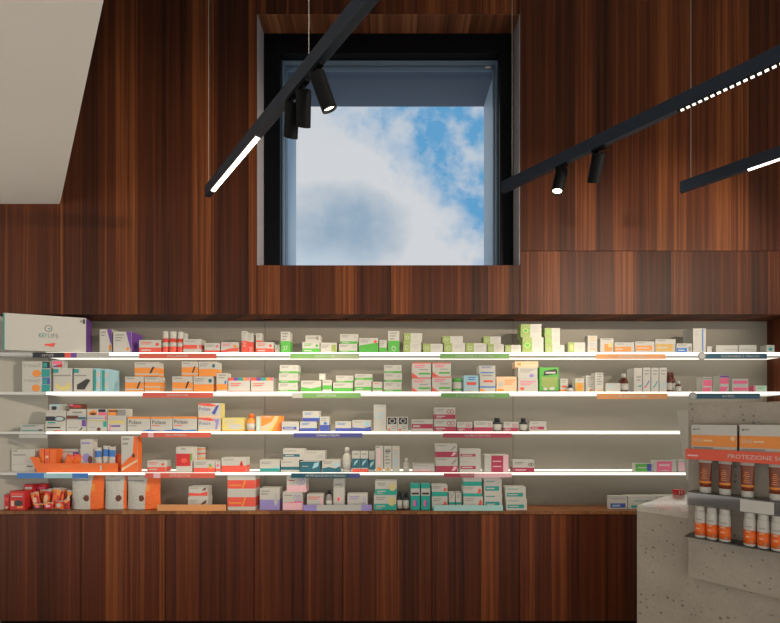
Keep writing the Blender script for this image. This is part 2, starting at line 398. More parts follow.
# ------------------------------------------------------------------ label strips on the shelf fronts
def strip(row, x0, x1, y0, y1, segs, text, look, emblem=None, tcol='w', tx=None, yd=None, name='sign_rail'):
    Y = (yd if yd else D - .004); xa, xb = WX(x0, Y), WX(x1, Y); za, zb_ = (zB + .0004 if row == 'B' else WZ(y1, Y)), WZ(y0, Y); w, h = xb-xa, zb_-za
    t = empty(name, ((xa+xb)/2, Y, za))
    tag(t, look, 'sign', 'coloured label strips along the shelf fronts')
    mb = MB(); mb.keep = True
    mb.box(-w/2, w/2, 0, .003, 0, h, PM[segs[-1][1]])
    d = ''
    p0 = 0
    for u, c in segs: d += f'r {p0} 0 {u} 1 {c};'; p0 = u
    if text:
        asp = text_tris(text)[2]; th = .46; tw = min(.62, asp * th * h / w); c0 = (tx if tx is not None else .5)
        d += f'T {c0-tw/2} .27 {c0+tw/2} {.27+th} {text.replace(" ", "_")} {tcol}'
    printed(mb, w, 0, h, d, .0003)
    mb.build('strip_panel', t)
    if emblem:
        e = MB(); r = .027
        M = Matrix.Translation((-w/2 - r*1.0, -.003, h*.5)) @ Matrix.Rotation(math.pi/2, 4, 'X')
        e.lathe([(r, -.002), (r, .001)], PM['K'], 24, M, smooth=False)
        e.lathe([(r*.7, .001), (r*.7, .0014)], PM['s'], 20, M, smooth=False)
        e.build('round_emblem', t)
strip(1, 32.6, 109, 352.6, 357.8, [(.42, 'd'), (.5, 'r'), (.58, 'v'), (1, 's')], 'KEYLIFE', 'dark purple, red and grey label strip under the big white carton on the top shelf', tx=.2)
strip(1, 139, 216.5, 353.4, 358.4, [(1, '1')], 'INTEGRATORI', 'coral red label strip on the top shelf edge, under red capped tubes')
strip(1, 290, 359.4, 353.4, 358.6, [(.6, '2'), (1, '7')], 'DIGESTIONE', 'green label strip fading to grey on the top shelf edge, centre of shelf')
strip(1, 440, 509.6, 353.6, 358.6, [(1, '2')], 'DIGESTIONE E INTESTINO', 'plain green label strip on the top shelf edge under low green-ended cartons')
strip(1, 596, 665.7, 354, 358.8, [(1, '3')], 'VIE RESPIRATORIE', 'orange label strip on the top shelf edge under orange-banded cartons')
strip(1, 705.5, 767, 353.6, 358.8, [(.16, '4'), (1, '4')], 'OCCHI NASO E ORECCHI', 'dark teal label strip with round emblem on the top shelf edge', True, tx=.56)
strip(2, 142.5, 213, 392.6, 397.6, [(1, '1')], 'INTEGRATORI', 'coral red label strip on the second shelf edge, under orange-banded cartons')
strip(2, 292, 361, 392.8, 398, [(.15, 's'), (1, '2')], 'DIGESTIONE', 'green label strip with pale end on the second shelf edge, centre of shelf')
strip(2, 441, 509.6, 393, 398, [(1, '2')], 'DIGESTIONE E INTESTINO', 'plain green label strip on the second shelf edge under white and beige cartons')
strip(2, 597, 667.6, 393.4, 399, [(1, '3')], 'VIE RESPIRATORIE', 'orange label strip on the second shelf edge under tall swoosh cartons')
strip(2, 696.6, 760, 393.4, 398.8, [(1, '4')], 'INTIMO', 'dark teal label strip with round emblem under pink-blocked cartons', True)
strip(3, 141, 211, 432.4, 437.4, [(.1, '1'), (.18, 'P'), (1, '1')], 'SALI MINERALI', 'red label strip with pink flash on the third shelf edge')
strip(3, 293.5, 362.5, 433, 437.6, [(1, '5')], 'SONNO E RELAX', 'navy blue label strip on the third shelf edge')
strip(3, 443, 512, 433.2, 437.8, [(1, '6')], 'CUORE E CIRCOLO', 'crimson label strip on the third shelf edge, at the right half')
strip(3, 19, 47, 434.4, 438.0, [(1, 's')], None, 'clear grey blank label strip at the left end of the third shelf')
strip(4, 17, 88, 473.2, 478.2, [(.38, 'b'), (.78, 'l'), (1, 'b')], None, 'blue label strip with pale blue middle under the orange tray')
strip(4, 145, 215, 473, 478, [(.12, '1'), (.22, 'P'), (1, '1')], 'INTEGRATORI', 'red label strip with pink flash on the lowest lit shelf edge')
strip(4, 291, 360, 473.2, 478, [(.85, '4'), (1, '5')], 'ARTICOLAZIONI E MUSCOLI', 'dark teal label strip with navy end on the lowest lit shelf edge')
strip(4, 443.5, 512, 473.2, 477.4, [(.45, '6'), (1, 'P')], 'MICROCIRCOLO', 'crimson label strip fading to pale pink on the lowest lit shelf edge', tx=.4)
YF = D + .004
strip('B', 157, 226, 504.6, 509.6, [(1, '3')], None, 'orange label strip standing on the worktop before the red-striped cartons', yd=YF)
strip('B', 303, 371.7, 504.8, 509.4, [(.2, 'V'), (.85, 's'), (1, 'V')], None, 'pale lavender label strip standing on the worktop', yd=YF)
strip('B', 433.7, 503, 505.2, 509.4, [(1, 'M')], None, 'pale mint label strip standing on the worktop before the teal cartons', yd=YF)
# ------------------------------------------------------------------ the products, shelf by shelf
# each row: (kind, x0, x1, ytop, base colour, design, look, options); pixel columns are turned into metres at the depth of the front face
DES = dict(
 half='w .0 .5 {c}; l .08 .82 .55 2 K; e .82 .72 .1 .14 K; r .1 .24 .6 .3 w; r .1 .12 .4 .17 w',
 low='w .0 .42 {c}; l .08 .8 .6 2 {c}; e .85 .66 .08 .14 {c}; r .1 .16 .55 .26 w',
 strip='w .0 .24 {c}; l .08 .8 .5 2 K; e .84 .66 .09 .16 s; r .1 .08 .5 .15 w',
 band='w .18 .5 {c}; l .08 .82 .6 2 K; r .1 .28 .5 .36 w',
 tooth='w .0 .42 {c}; l .1 .82 .5 2 K; e .8 .58 .16 .3 y; ring .8 .58 .1 .2 w; r .1 .22 .5 .3 w; r .1 .1 .36 .15 w',
 tall='w .0 .5 {c}; l .15 .9 .75 3 K; T .3 .12 .7 .36 11 w',
 text='l .1 .85 .8 4 K',
 olive='r 0 0 .38 1 G; ring .19 .5 .1 .22 w; sd G; l .5 .75 .9 3 s',
 olivet='r 0 0 .46 1 G; r .06 .3 .4 .7 g; ring .23 .5 .14 .18 y; sd G; l .55 .8 .92 4 s',
 orange='w .0 .12 o; w .22 .62 o; l .08 .86 .5 1 K; q .62 .2 .72 .24 .86 .7 .76 .66 d',
 orange2='w .0 .5 o; l .08 .82 .55 2 K; e .86 .72 .09 .13 T',
 rainbow='r .0 .8 .25 1 r; r .25 .8 .45 1 v; r .45 .8 .7 1 t; r .7 .8 .88 1 o; r .88 .8 1 1 p; l .1 .55 .6 2 r; w 0 .06 r',
 heart='w .0 .4 c; l .08 .8 .45 2 K; ring .68 .66 .1 .18 c; ring .84 .66 .1 .18 c; r .08 .2 .5 .28 w; r .08 .08 .35 .13 w',
 cband='r .06 .2 .86 .48 c; l .1 .8 .5 1 K; r .12 .3 .5 .38 w; sd w',
 teal2='r .06 .18 .86 .5 t; r .12 .3 .6 .38 w; l .08 .8 .6 1 t; sd w',
 swoosh='q 0 0 1 0 1 .5 .7 .3 .35 .42 0 .3 {c}; l .08 .82 .55 2 K; e .78 .6 .14 .16 l',
 dash='q 0 0 .35 0 0 .32 r; r .35 .2 .95 .32 g; l .12 .8 .7 2 p; l .4 .5 .85 1 K; w .94 1 r',
)
ROWS = {}
def dz(name, c=None): return DES[name].format(c=c) if c else DES[name]
ROWS[1] = [
 ('carton', 99.5, 112, 329.2, 'w', 'q .6 1 1 1 1 .35 .85 .5 v; e .85 .25 .12 .12 o; l .12 .85 .5 2 K', 'white carton with purple upper corner, the smaller of two', dict(off=.06, d=.08)),
 ('carton', 113.2, 131.6, 331.6, 'w', 'q .7 1 1 1 1 0 v; sd v; l .1 .82 .6 3 K; e .8 .2 .08 .08 o', 'white carton with purple corner and purple side, the larger of two', dict(off=.035, d=.13)),
 ('carton', 139, 160.5, 340, 'w', dz('low', 'r'), 'low white and coral red carton left of the capped tubes', dict(d=.09)),
 ('tube', 161.4, 167.4, 331, 'r', 'w', 'coral red tube with white cap, leftmost and slimmest of row', {}),
 ('tube', 168, 175.8, 331, 'r', 'w', 'coral red tube with ribbed white cap, second of row', {}),
 ('tube', 176.4, 182.4, 331.4, 'r', 'w', 'coral red tube with white cap, just before the red-banded carton', {}),
 ('tube', 180.6, 186.6, 333, 'r', 'w', 'coral red tube with white cap, half hidden behind its neighbours', dict(off=.12)),
 ('carton', 183.2, 201, 339, 'w', 'w .3 .58 r; l .08 .82 .7 1 K; e .85 .44 .06 .14 w', 'white carton with a coral red middle band', dict(d=.08)),
 ('carton', 204.4, 219.8, 343, 'w', 'w 0 .26 r; l .08 .78 .6 2 K; e .84 .66 .08 .16 p', 'low white carton with red bottom edge', {}),
 ('carton', 220.8, 238.6, 342, 'w', 'q 0 .2 .5 .4 1 .5 1 .15 .5 .15 0 0 r; l .08 .8 .6 2 p; e .8 .62 .1 .14 o', 'low white carton with a red wave', {}),
 ('carton', 241.4, 247, 331, 'w', 'w .0 .56 r; T .2 .3 .8 .5 2 w; l .15 .9 .8 3 s', 'slim upright white and red carton, front of the pair', {}),
 ('carton', 247.6, 253.4, 333, 'w', 'w .0 .56 r; T .2 .1 .8 .3 2 w; l .15 .9 .8 3 s', 'slim upright white and red carton, rear of the pair', dict(off=.045)),
 ('carton', 255.8, 273.2, 342, 'w', dz('low', 'r'), 'low white and red carton carrying a small upright carton', {}),
 ('carton', 255.9, 261.8, 333.2, 'w', 'w .0 .18 r; l .15 .8 .8 3 K', 'small upright white carton standing on a low red carton', dict(on=-1, off=.04, d=.04)),
 ('carton', 275, 279.8, 344.6, 'w', 'w 0 .3 q', 'tiny pale green and white carton beside the tall green carton', dict(off=.06, d=.05)),
 ('carton', 280.6, 290, 331.6, 'w', 'w .0 .56 g; T .25 .14 .75 .34 27 w; l .15 .88 .8 3 K', 'tall narrow white and green carton, left of two alike', {}),
 ('carton', 302.2, 319.6, 342, 'w', dz('low', 'g'), 'white carton with green lower half, below a small grey-printed carton', {}),
 ('carton', 305.4, 320.6, 335.4, 'w', 'l .1 .75 .9 3 K; e .8 .6 .1 .3 K', 'flat white grey-printed carton lying on a green-bottomed carton', dict(on=-1, off=.04)),
 ('carton', 320.4, 336.8, 342.6, 'w', 'r .68 .1 .98 .8 G; l .08 .75 .55 3 K', 'low white carton with a green square at its right end', {}),
 ('carton', 339, 357.2, 343.8, 'w', dz('strip', 'g'), 'white carton with green bottom stripe, bottom of a pair', {}),
 ('carton', 340, 358.2, 334, 'w', dz('strip', 'g'), 'white carton with green bottom stripe, lying on its twin', dict(on=-1)),
 ('carton', 359, 378.2, 338, 'w', 'w 0 .5 g; q 0 .5 1 .5 1 .7 g; l .08 .84 .55 2 K; e .86 .76 .08 .1 r', 'square white carton with solid green lower half', {}),
 ('carton', 379.2, 386.8, 340, 'w', 'w 0 .42 g; l .12 .85 .8 3 K', 'small upright white and green carton between two green cartons', {}),
 ('carton', 388, 399.4, 331, 'w', 'w .0 .56 g; ring .5 .2 .2 .12 w; l .15 .88 .8 3 K', 'tall narrow white and green carton, right of two alike', {}),
 ('carton', 403.2, 421.2, 342, 'w', dz('olive'), 'white carton with olive green end, bottom of a neat pair', {}),
 ('carton', 403.8, 422.2, 333.2, 'w', dz('olive'), 'white carton with olive green end, on top of a neat pair', dict(on=-1)),
 ('carton', 422.8, 443, 343.8, 'w', dz('olive'), 'low white and olive green carton, single between two stacks', {}),
 ('carton', 444, 465.4, 343, 'w', dz('olive'), 'low olive-ended carton, lower one of the left low pair', {}),
 ('carton', 442.4, 463, 336.2, 'w', dz('olive'), 'low olive-ended carton, upper one of the left low pair', dict(on=-1)),
 ('carton', 466, 486.8, 343, 'w', dz('olive'), 'low white and olive green carton, single between two low pairs', {}),
 ('carton', 487.4, 504, 344, 'w', dz('olive'), 'low olive-ended carton, lower one of the right low pair', {}),
 ('carton', 483.4, 501, 336.4, 'w', dz('olive'), 'low olive-ended carton, upper one of the right low pair', dict(on=-1)),
 ('carton', 505, 521.2, 345, 'w', dz('olive'), 'lowest small olive and white carton, right before the big green pair', {}),
 ('carton', 522.4, 543.6, 337.4, 'w', dz('olivet'), 'large white and olive green carton, bottom of the tallest pair', {}),
 ('carton', 520.6, 541.6, 324, 'w', dz('olivet'), 'large white and olive green carton, top of the tallest pair', dict(on=-1)),
 ('carton', 545, 564.6, 345, 'w', dz('olive'), 'olive-ended white carton, bottom of a stack of three', {}),
 ('carton', 545, 560, 336.4, 'w', dz('olivet'), 'olive-ended white carton, middle of a stack of three', dict(on=-1)),
 ('carton', 544.6, 560, 328, 'w', dz('olivet'), 'dark olive-ended white carton, top of a stack of three', dict(on=-1)),
 ('carton', 568, 585.4, 342.4, 'w', 'r 0 0 .36 1 G; e .2 .5 .1 .3 y; l .5 .7 .9 3 s', 'olive-ended white carton standing alone before the tall white carton', {}),
 ('carton', 587.6, 597.4, 335.6, 'w', 'l .2 .85 .85 2 h; l .2 .5 .7 2 s; l .2 .2 .8 1 h', 'tall slim white carton with faint gold print', dict(d=.05)),
 ('carton', 600.2, 613.6, 338.4, 'w', 'r .3 .1 .9 .62 o; l .15 .9 .8 1 K; r .6 .4 .95 .66 y', 'upright white carton with an orange square, left of the orange-banded ones', dict(d=.06)),
 ('carton', 614.4, 634.4, 342.4, 'w', 'r 0 .14 .86 .6 o; l .1 .82 .5 1 K; r .05 .3 .4 .4 w', 'low white carton with long orange band, leftmost of three', {}),
 ('carton', 635, 654.6, 341.4, 'w', 'r .04 .2 .9 .64 o; l .1 .85 .5 1 K; r .1 .38 .7 .46 w', 'white carton with long orange band, middle of three', {}),
 ('carton', 655.2, 675.8, 339.2, 'w', 'r .03 .12 .86 .66 h; l .1 .88 .5 1 K; r .12 .34 .6 .44 w', 'white carton with deep amber block, largest of three', {}),
 ('carton', 676.6, 692, 343.4, 'w', 'r 0 0 .68 .52 b; l .1 .84 .7 2 K; e .86 .4 .1 .3 K; r .1 .2 .5 .32 w', 'white carton with bright blue block', dict(off=.02, d=.07)),
 ('carton', 693, 706, 328.4, 'w', 'r .7 .06 .8 .98 b; l .15 .85 .5 2 s; sd s', 'tall pale carton with a vertical blue stripe', dict(d=.1)),
 ('carton', 706.8, 712, 346.2, 'w', 'l .2 .7 .8 2 s', 'tiny white carton beside the tall blue-striped carton', dict(d=.05)),
 ('carton', 716, 738, 345.2, 'w', 'l .35 .4 .95 1 K', 'long flat white carton with one grey line, left of two', dict(d=.06)),
 ('carton', 738.8, 756.6, 345, 'w', 'l .1 .4 .8 1 K', 'long flat white carton with one grey line, right of two', dict(d=.06)),
 ('carton', 766.4, 774.6, 345, 'w', 'e .5 .45 .28 .24 t; l .2 .82 .8 1 K', 'small white carton with teal spot at the shelf end', dict(off=.02, d=.05)),
]
FOOD = 'l .06 .86 .6 2 K; r .62 .55 1 1 t; r .62 0 1 .45 T; e .5 .28 .14 .22 o'
ROWS[2] = [
 ('carton', 22, 50.2, 377, 'w', 'r .72 .52 1 .98 n; r .74 .55 .9 .9 t; T .04 .66 .66 .84 TTDAST K; r .7 0 1 .5 t; e .5 .26 .15 .24 o', 'white slimming food carton with teal end, lower of two', dict(off=.03)),
 ('carton', 22, 50.2, 361.2, 'w', 'r .72 .55 1 .98 d; r .74 .6 .9 .9 t; T .04 .62 .66 .8 TTDAST K; r .7 0 1 .5 t; e .52 .22 .16 .22 o', 'white slimming food carton with teal end, upper of two', dict(on=-1)),
 ('carton', 52.6, 72.2, 368, 'w', 'r .03 .8 .3 .96 t; l .06 .66 .95 1 K; e .55 .26 .4 .2 y; e .5 .36 .24 .14 w; r 0 0 .03 1 d', 'white carton picturing pale yellow biscuits', dict(d=.05)),
 ('carton', 51.4, 63.6, 360.4, 's', 'r .1 .5 .9 .9 p; q .2 .1 .9 .1 .9 .5 .4 .4 R; r .1 .1 .5 .3 v', 'small pink and purple carton lying on the biscuit carton', dict(on=-1, d=.04)),
 ('carton', 73, 92.6, 368, 'w', 'r .03 .8 .3 .96 t; l .06 .66 .7 1 K; q .2 .1 .6 .1 .9 .5 .7 .55 .2 .3 k; r 0 0 .03 1 d', 'white carton picturing a dark brown bar', dict(d=.05)),
 ('carton', 93.2, 100.4, 368.4, 'l', 'r 0 .05 .4 .95 t; q .4 .1 1 .2 1 .5 .4 .4 w; q .4 .6 1 .7 1 .9 .4 .8 w', 'light blue patterned carton end, left of the blue pair', dict(d=.12)),
 ('carton', 101, 108.6, 369, 'l', 'r .1 .05 .5 .95 t; q .5 .1 1 .2 1 .5 .5 .4 w; q .5 .6 1 .7 1 .9 .5 .8 w', 'light blue patterned carton end, right of the blue pair', dict(d=.12)),
 ('carton', 125, 143.6, 376.6, 'w', dz('orange'), 'orange-banded white carton with a dark feather mark, lower left', {}),
 ('carton', 144.4, 159.6, 377, 'w', 'w .1 .3 o; w .38 .66 o; l .1 .86 .8 1 K', 'orange-banded white carton turned sideways, lower right', {}),
 ('carton', 134.4, 158.2, 362.2, 'w', dz('orange'), 'wide orange-banded carton with dark feather mark, lying across two others', dict(on=(-2, -1))),
 ('carton', 172.2, 192.6, 376.4, 'w', dz('orange'), 'orange-banded carton with small dark mark, lower left of four-carton pile', {}),
 ('carton', 193.4, 213, 376.4, 'w', dz('orange2'), 'half orange carton with teal dot, lower right of four-carton pile', dict(d=.1)),
 ('carton', 181.6, 198, 361.6, 'w', dz('orange'), 'orange-banded carton, upper left of four-carton pile', dict(on=(-2, -1))),
 ('carton', 198.6, 216.2, 361.6, 'w', dz('orange2'), 'half orange carton with teal dot, upper right of four-carton pile', dict(on=-2, d=.1)),
 ('carton', 216.4, 227.2, 373, 'w', 'w .1 .42 o; l .2 .86 .9 2 K; e .84 .5 .1 .1 b', 'upright white carton with orange lower band beside the orange pile', {}),
 ('carton', 228.2, 249.8, 377.6, 'w', dz('rainbow'), 'white carton with rainbow top edge, left of two', {}),
 ('carton', 250.8, 273.2, 377.6, 'w', dz('rainbow'), 'white carton with rainbow top edge, right of two', {}),
 ('carton', 278.4, 297.6, 383, 'w', dz('strip', 'g'), 'green-striped white carton, bottom of the left stack of three', {}),
 ('carton', 278.8, 297.6, 373.4, 'w', dz('strip', 'g'), 'green-striped white carton, middle of the left stack of three', dict(on=-1)),
 ('carton', 279.6, 298.4, 365, 'w', dz('strip', 'g'), 'green-striped white carton, top of the left stack of three', dict(on=-1)),
 ('carton', 301, 321.2, 380.6, 'w', 'q 0 0 1 0 1 .5 .5 .3 0 .45 g; l .08 .82 .7 2 K', 'low white carton with bright green wave', {}),
 ('carton', 322.4, 331.8, 380, 'w', 'w .2 .56 g; l .1 .8 .8 1 K', 'small green-banded white carton under a tiny white one', {}),
 ('carton', 319, 325.2, 373.6, 'w', 'r .2 .2 .8 .7 q', 'tiny white cube carton on top of green-marked cartons', dict(on=-1, d=.035, on2=-2)),
 ('carton', 333, 352.8, 382.6, 'w', 'w 0 .44 g; l .08 .8 .6 2 K', 'white carton with solid green lower half, bottom of a pair', {}),
 ('carton', 335.8, 353.4, 375.6, 'w', dz('strip', 'g'), 'white carton with slim green stripe on the solid green carton', dict(on=-1)),
 ('carton', 354.6, 371.4, 381.4, 'w', dz('band', 'g'), 'green-banded white carton, bottom of the middle pair', {}),
 ('carton', 355, 372.4, 374, 'w', dz('band', 'g'), 'green-banded white carton, top of the middle pair', dict(on=-1)),
 ('carton', 372.6, 382.2, 381.8, 'w', 'w .2 .4 g; l .1 .8 .7 1 r', 'small low white carton with thin green line', {}),
 ('carton', 383.8, 401.6, 382, 'w', dz('strip', 'g'), 'green-striped white carton, bottom of the right stack of three', {}),
 ('carton', 384, 402, 373.2, 'w', dz('strip', 'g'), 'green-striped white carton, middle of the right stack of three', dict(on=-1)),
 ('carton', 384, 401.6, 365, 'w', dz('strip', 'g'), 'green-striped white carton, top of the right stack of three', dict(on=-1)),
 ('carton', 412, 431, 377.6, 'w', dz('dash'), 'pink-cornered white carton with green dash, bottom of left pair', {}),
 ('carton', 412, 431, 362.6, 'w', dz('dash'), 'pink-cornered white carton with green dash, top of left pair', dict(on=-1)),
 ('carton', 432, 451.6, 376.6, 'w', dz('dash'), 'pink-cornered white carton with green dash, bottom of right pair', {}),
 ('carton', 432.4, 451, 362.6, 'w', dz('dash'), 'pink-cornered white carton with green dash, top of right pair', dict(on=-1)),
 ('jar', 452.8, 462.8, 378.4, 'w', 'g', 'small white jar with a green lid', {}),
 ('carton', 463.6, 478.6, 375.4, 'l', 'l .3 .86 .8 2 b; r .2 .42 .85 .6 r; w .2 .28 w; r .1 .02 .9 .12 w', 'pale blue carton with a red word', {}),
 ('carton', 479.6, 495.6, 374.2, 'w', 'w .24 .32 b; q 0 0 .4 0 .2 .15 0 .2 o; r .25 .55 .85 .66 r; l .15 .9 .8 1 K', 'white carton with blue line and red word, lower of two', {}),
 ('carton', 478.8, 495.4, 365.6, 'w', 'l .15 .85 .85 2 n; r .1 .1 .9 .24 b', 'flat white carton with blue print on the red-word carton', dict(on=-1)),
 ('carton', 496.4, 516.8, 376.6, 'e', 'l .4 .75 .95 3 o; e .2 .5 .12 .2 w; r .05 .05 .35 .2 o', 'peach coloured carton left of the panel joint', {}),
 ('carton', 518, 538, 379.2, 'w', 'l .1 .8 .9 3 p; e .2 .25 .12 .12 r', 'white carton with pink print, bottom of a mixed stack', {}),
 ('carton', 518, 537.6, 367.6, 'w', 'l .1 .85 .9 3 K; e .7 .3 .12 .16 V', 'white carton with grey print, middle of a mixed stack', dict(on=-1)),
 ('carton', 515, 538.4, 361.4, 'e', 'r .1 .3 .25 .8 o; l .3 .6 .9 1 o', 'flat peach carton topping a mixed stack', dict(on=-1)),
 ('carton', 539.4, 558.6, 367.4, 'g', 'q .2 .66 .95 .74 .9 .94 .25 .86 k; r .32 .75 .84 .82 w; r .1 .36 .94 .62 G; e .5 .3 .42 .2 G; e .3 .12 .1 .06 w; e .66 .14 .14 .07 w; w 0 .05 k', 'bright green carton with a black slanted logo', dict(d=.07)),
 ('carton', 560.2, 568, 378.8, 'w', 'w .1 .2 o; r .2 .35 .8 .5 r; l .15 .85 .85 2 K', 'small white carton with red word beside the green pouch', dict(off=.06, d=.05)),
 ('vial', 568.6, 574.4, 384.4, 'w', 'd', 'tiny dark bottle with white label', dict(off=.02)),
 ('carton', 575.2, 584.2, 378.4, 'w', 'r 0 .05 .95 .7 h; l .2 .86 .8 1 K; e .5 .4 .25 .2 o', 'small upright carton with amber front', dict(off=.06, d=.05)),
 ('carton', 586, 594.4, 375.6, 'w', 'l .15 .85 .85 5 K; e .6 .12 .2 .06 o', 'upright white text-covered carton, shorter of two', dict(off=.06, d=.06)),
 ('carton', 595, 603.4, 372.6, 'w', 'l .2 .9 .9 5 K; r .2 .06 .85 .12 o', 'upright white text-covered carton, taller of two', dict(d=.06)),
 ('carton', 605.6, 620.6, 383, 'w', 'l .15 .75 .6 3 l; w .94 1 s', 'low white carton left of the amber bottle', {}),
 ('bottle', 621.4, 630, 373.4, 'A', 'w', 'amber bottle with white cap and white label', {}),
 ('carton', 634, 642.2, 368, 'w', 'l .3 .6 .9 2 K; q .3 .2 .9 .22 .95 .3 .6 .26 t', 'tall white carton with teal swoosh, first of four', dict(d=.09)),
 ('carton', 642.8, 650.6, 367.6, 'w', 'q .1 .16 .4 .2 .9 .46 .8 .48 .4 .26 n; l .2 .85 .9 2 K; e .3 .2 .16 .04 p', 'tall white carton with navy swoosh, second of four', dict(d=.09)),
 ('carton', 651.2, 658.8, 367.8, 'w', 'q .1 .2 .4 .18 .9 .44 .8 .46 .4 .26 t; l .2 .85 .9 2 K', 'tall white carton with teal swoosh, third of four', dict(d=.09)),
 ('carton', 659.4, 666.8, 367.6, 'w', 'q .1 .2 .4 .18 .9 .4 .8 .44 .4 .26 l; l .2 .85 .9 2 K; r 0 .2 .2 .3 l', 'tall white carton with pale swoosh, fourth of four', dict(d=.09)),
 ('bottle', 667.8, 673.4, 372, 'A', 'B', 'dark amber bottle with brown cap, front of two', dict(off=.02)),
 ('bottle', 671.2, 677, 372, 'A', 'B', 'dark amber bottle with brown cap, rear of two', dict(off=.09)),
 ('vial', 677.2, 682.6, 381, 'h', 'w', 'small amber vial with white label beside the brown bottles', dict(off=.02)),
 ('carton', 702.6, 712.2, 377, 'w', 'r .04 .4 .98 .8 p; q 0 0 .75 0 1 .3 0 .3 p; r 0 .84 1 .96 K', 'upright white carton with pink blocks, left of two', dict(d=.06)),
 ('carton', 719.8, 728.8, 375.6, 'w', 'r 0 .5 1 .86 p; q 0 0 .6 0 1 .32 0 .32 p; r 0 .88 1 1 v', 'upright white carton with pink blocks and purple top, right of two', dict(d=.06)),
 ('carton', 732.4, 748.4, 378.8, 'w', 'r .05 .62 .95 .88 p; r .05 .1 .95 .34 p; l .1 .5 .8 1 s', 'white carton with two pink bands', dict(d=.06)),
 ('carton', 754, 767, 385.6, 'q', 'r 0 .1 .12 .95 p; l .25 .75 .9 3 g; sd p', 'low pale green carton with pink end', dict(d=.06)),
]
BAR = 'w .94 1 K'
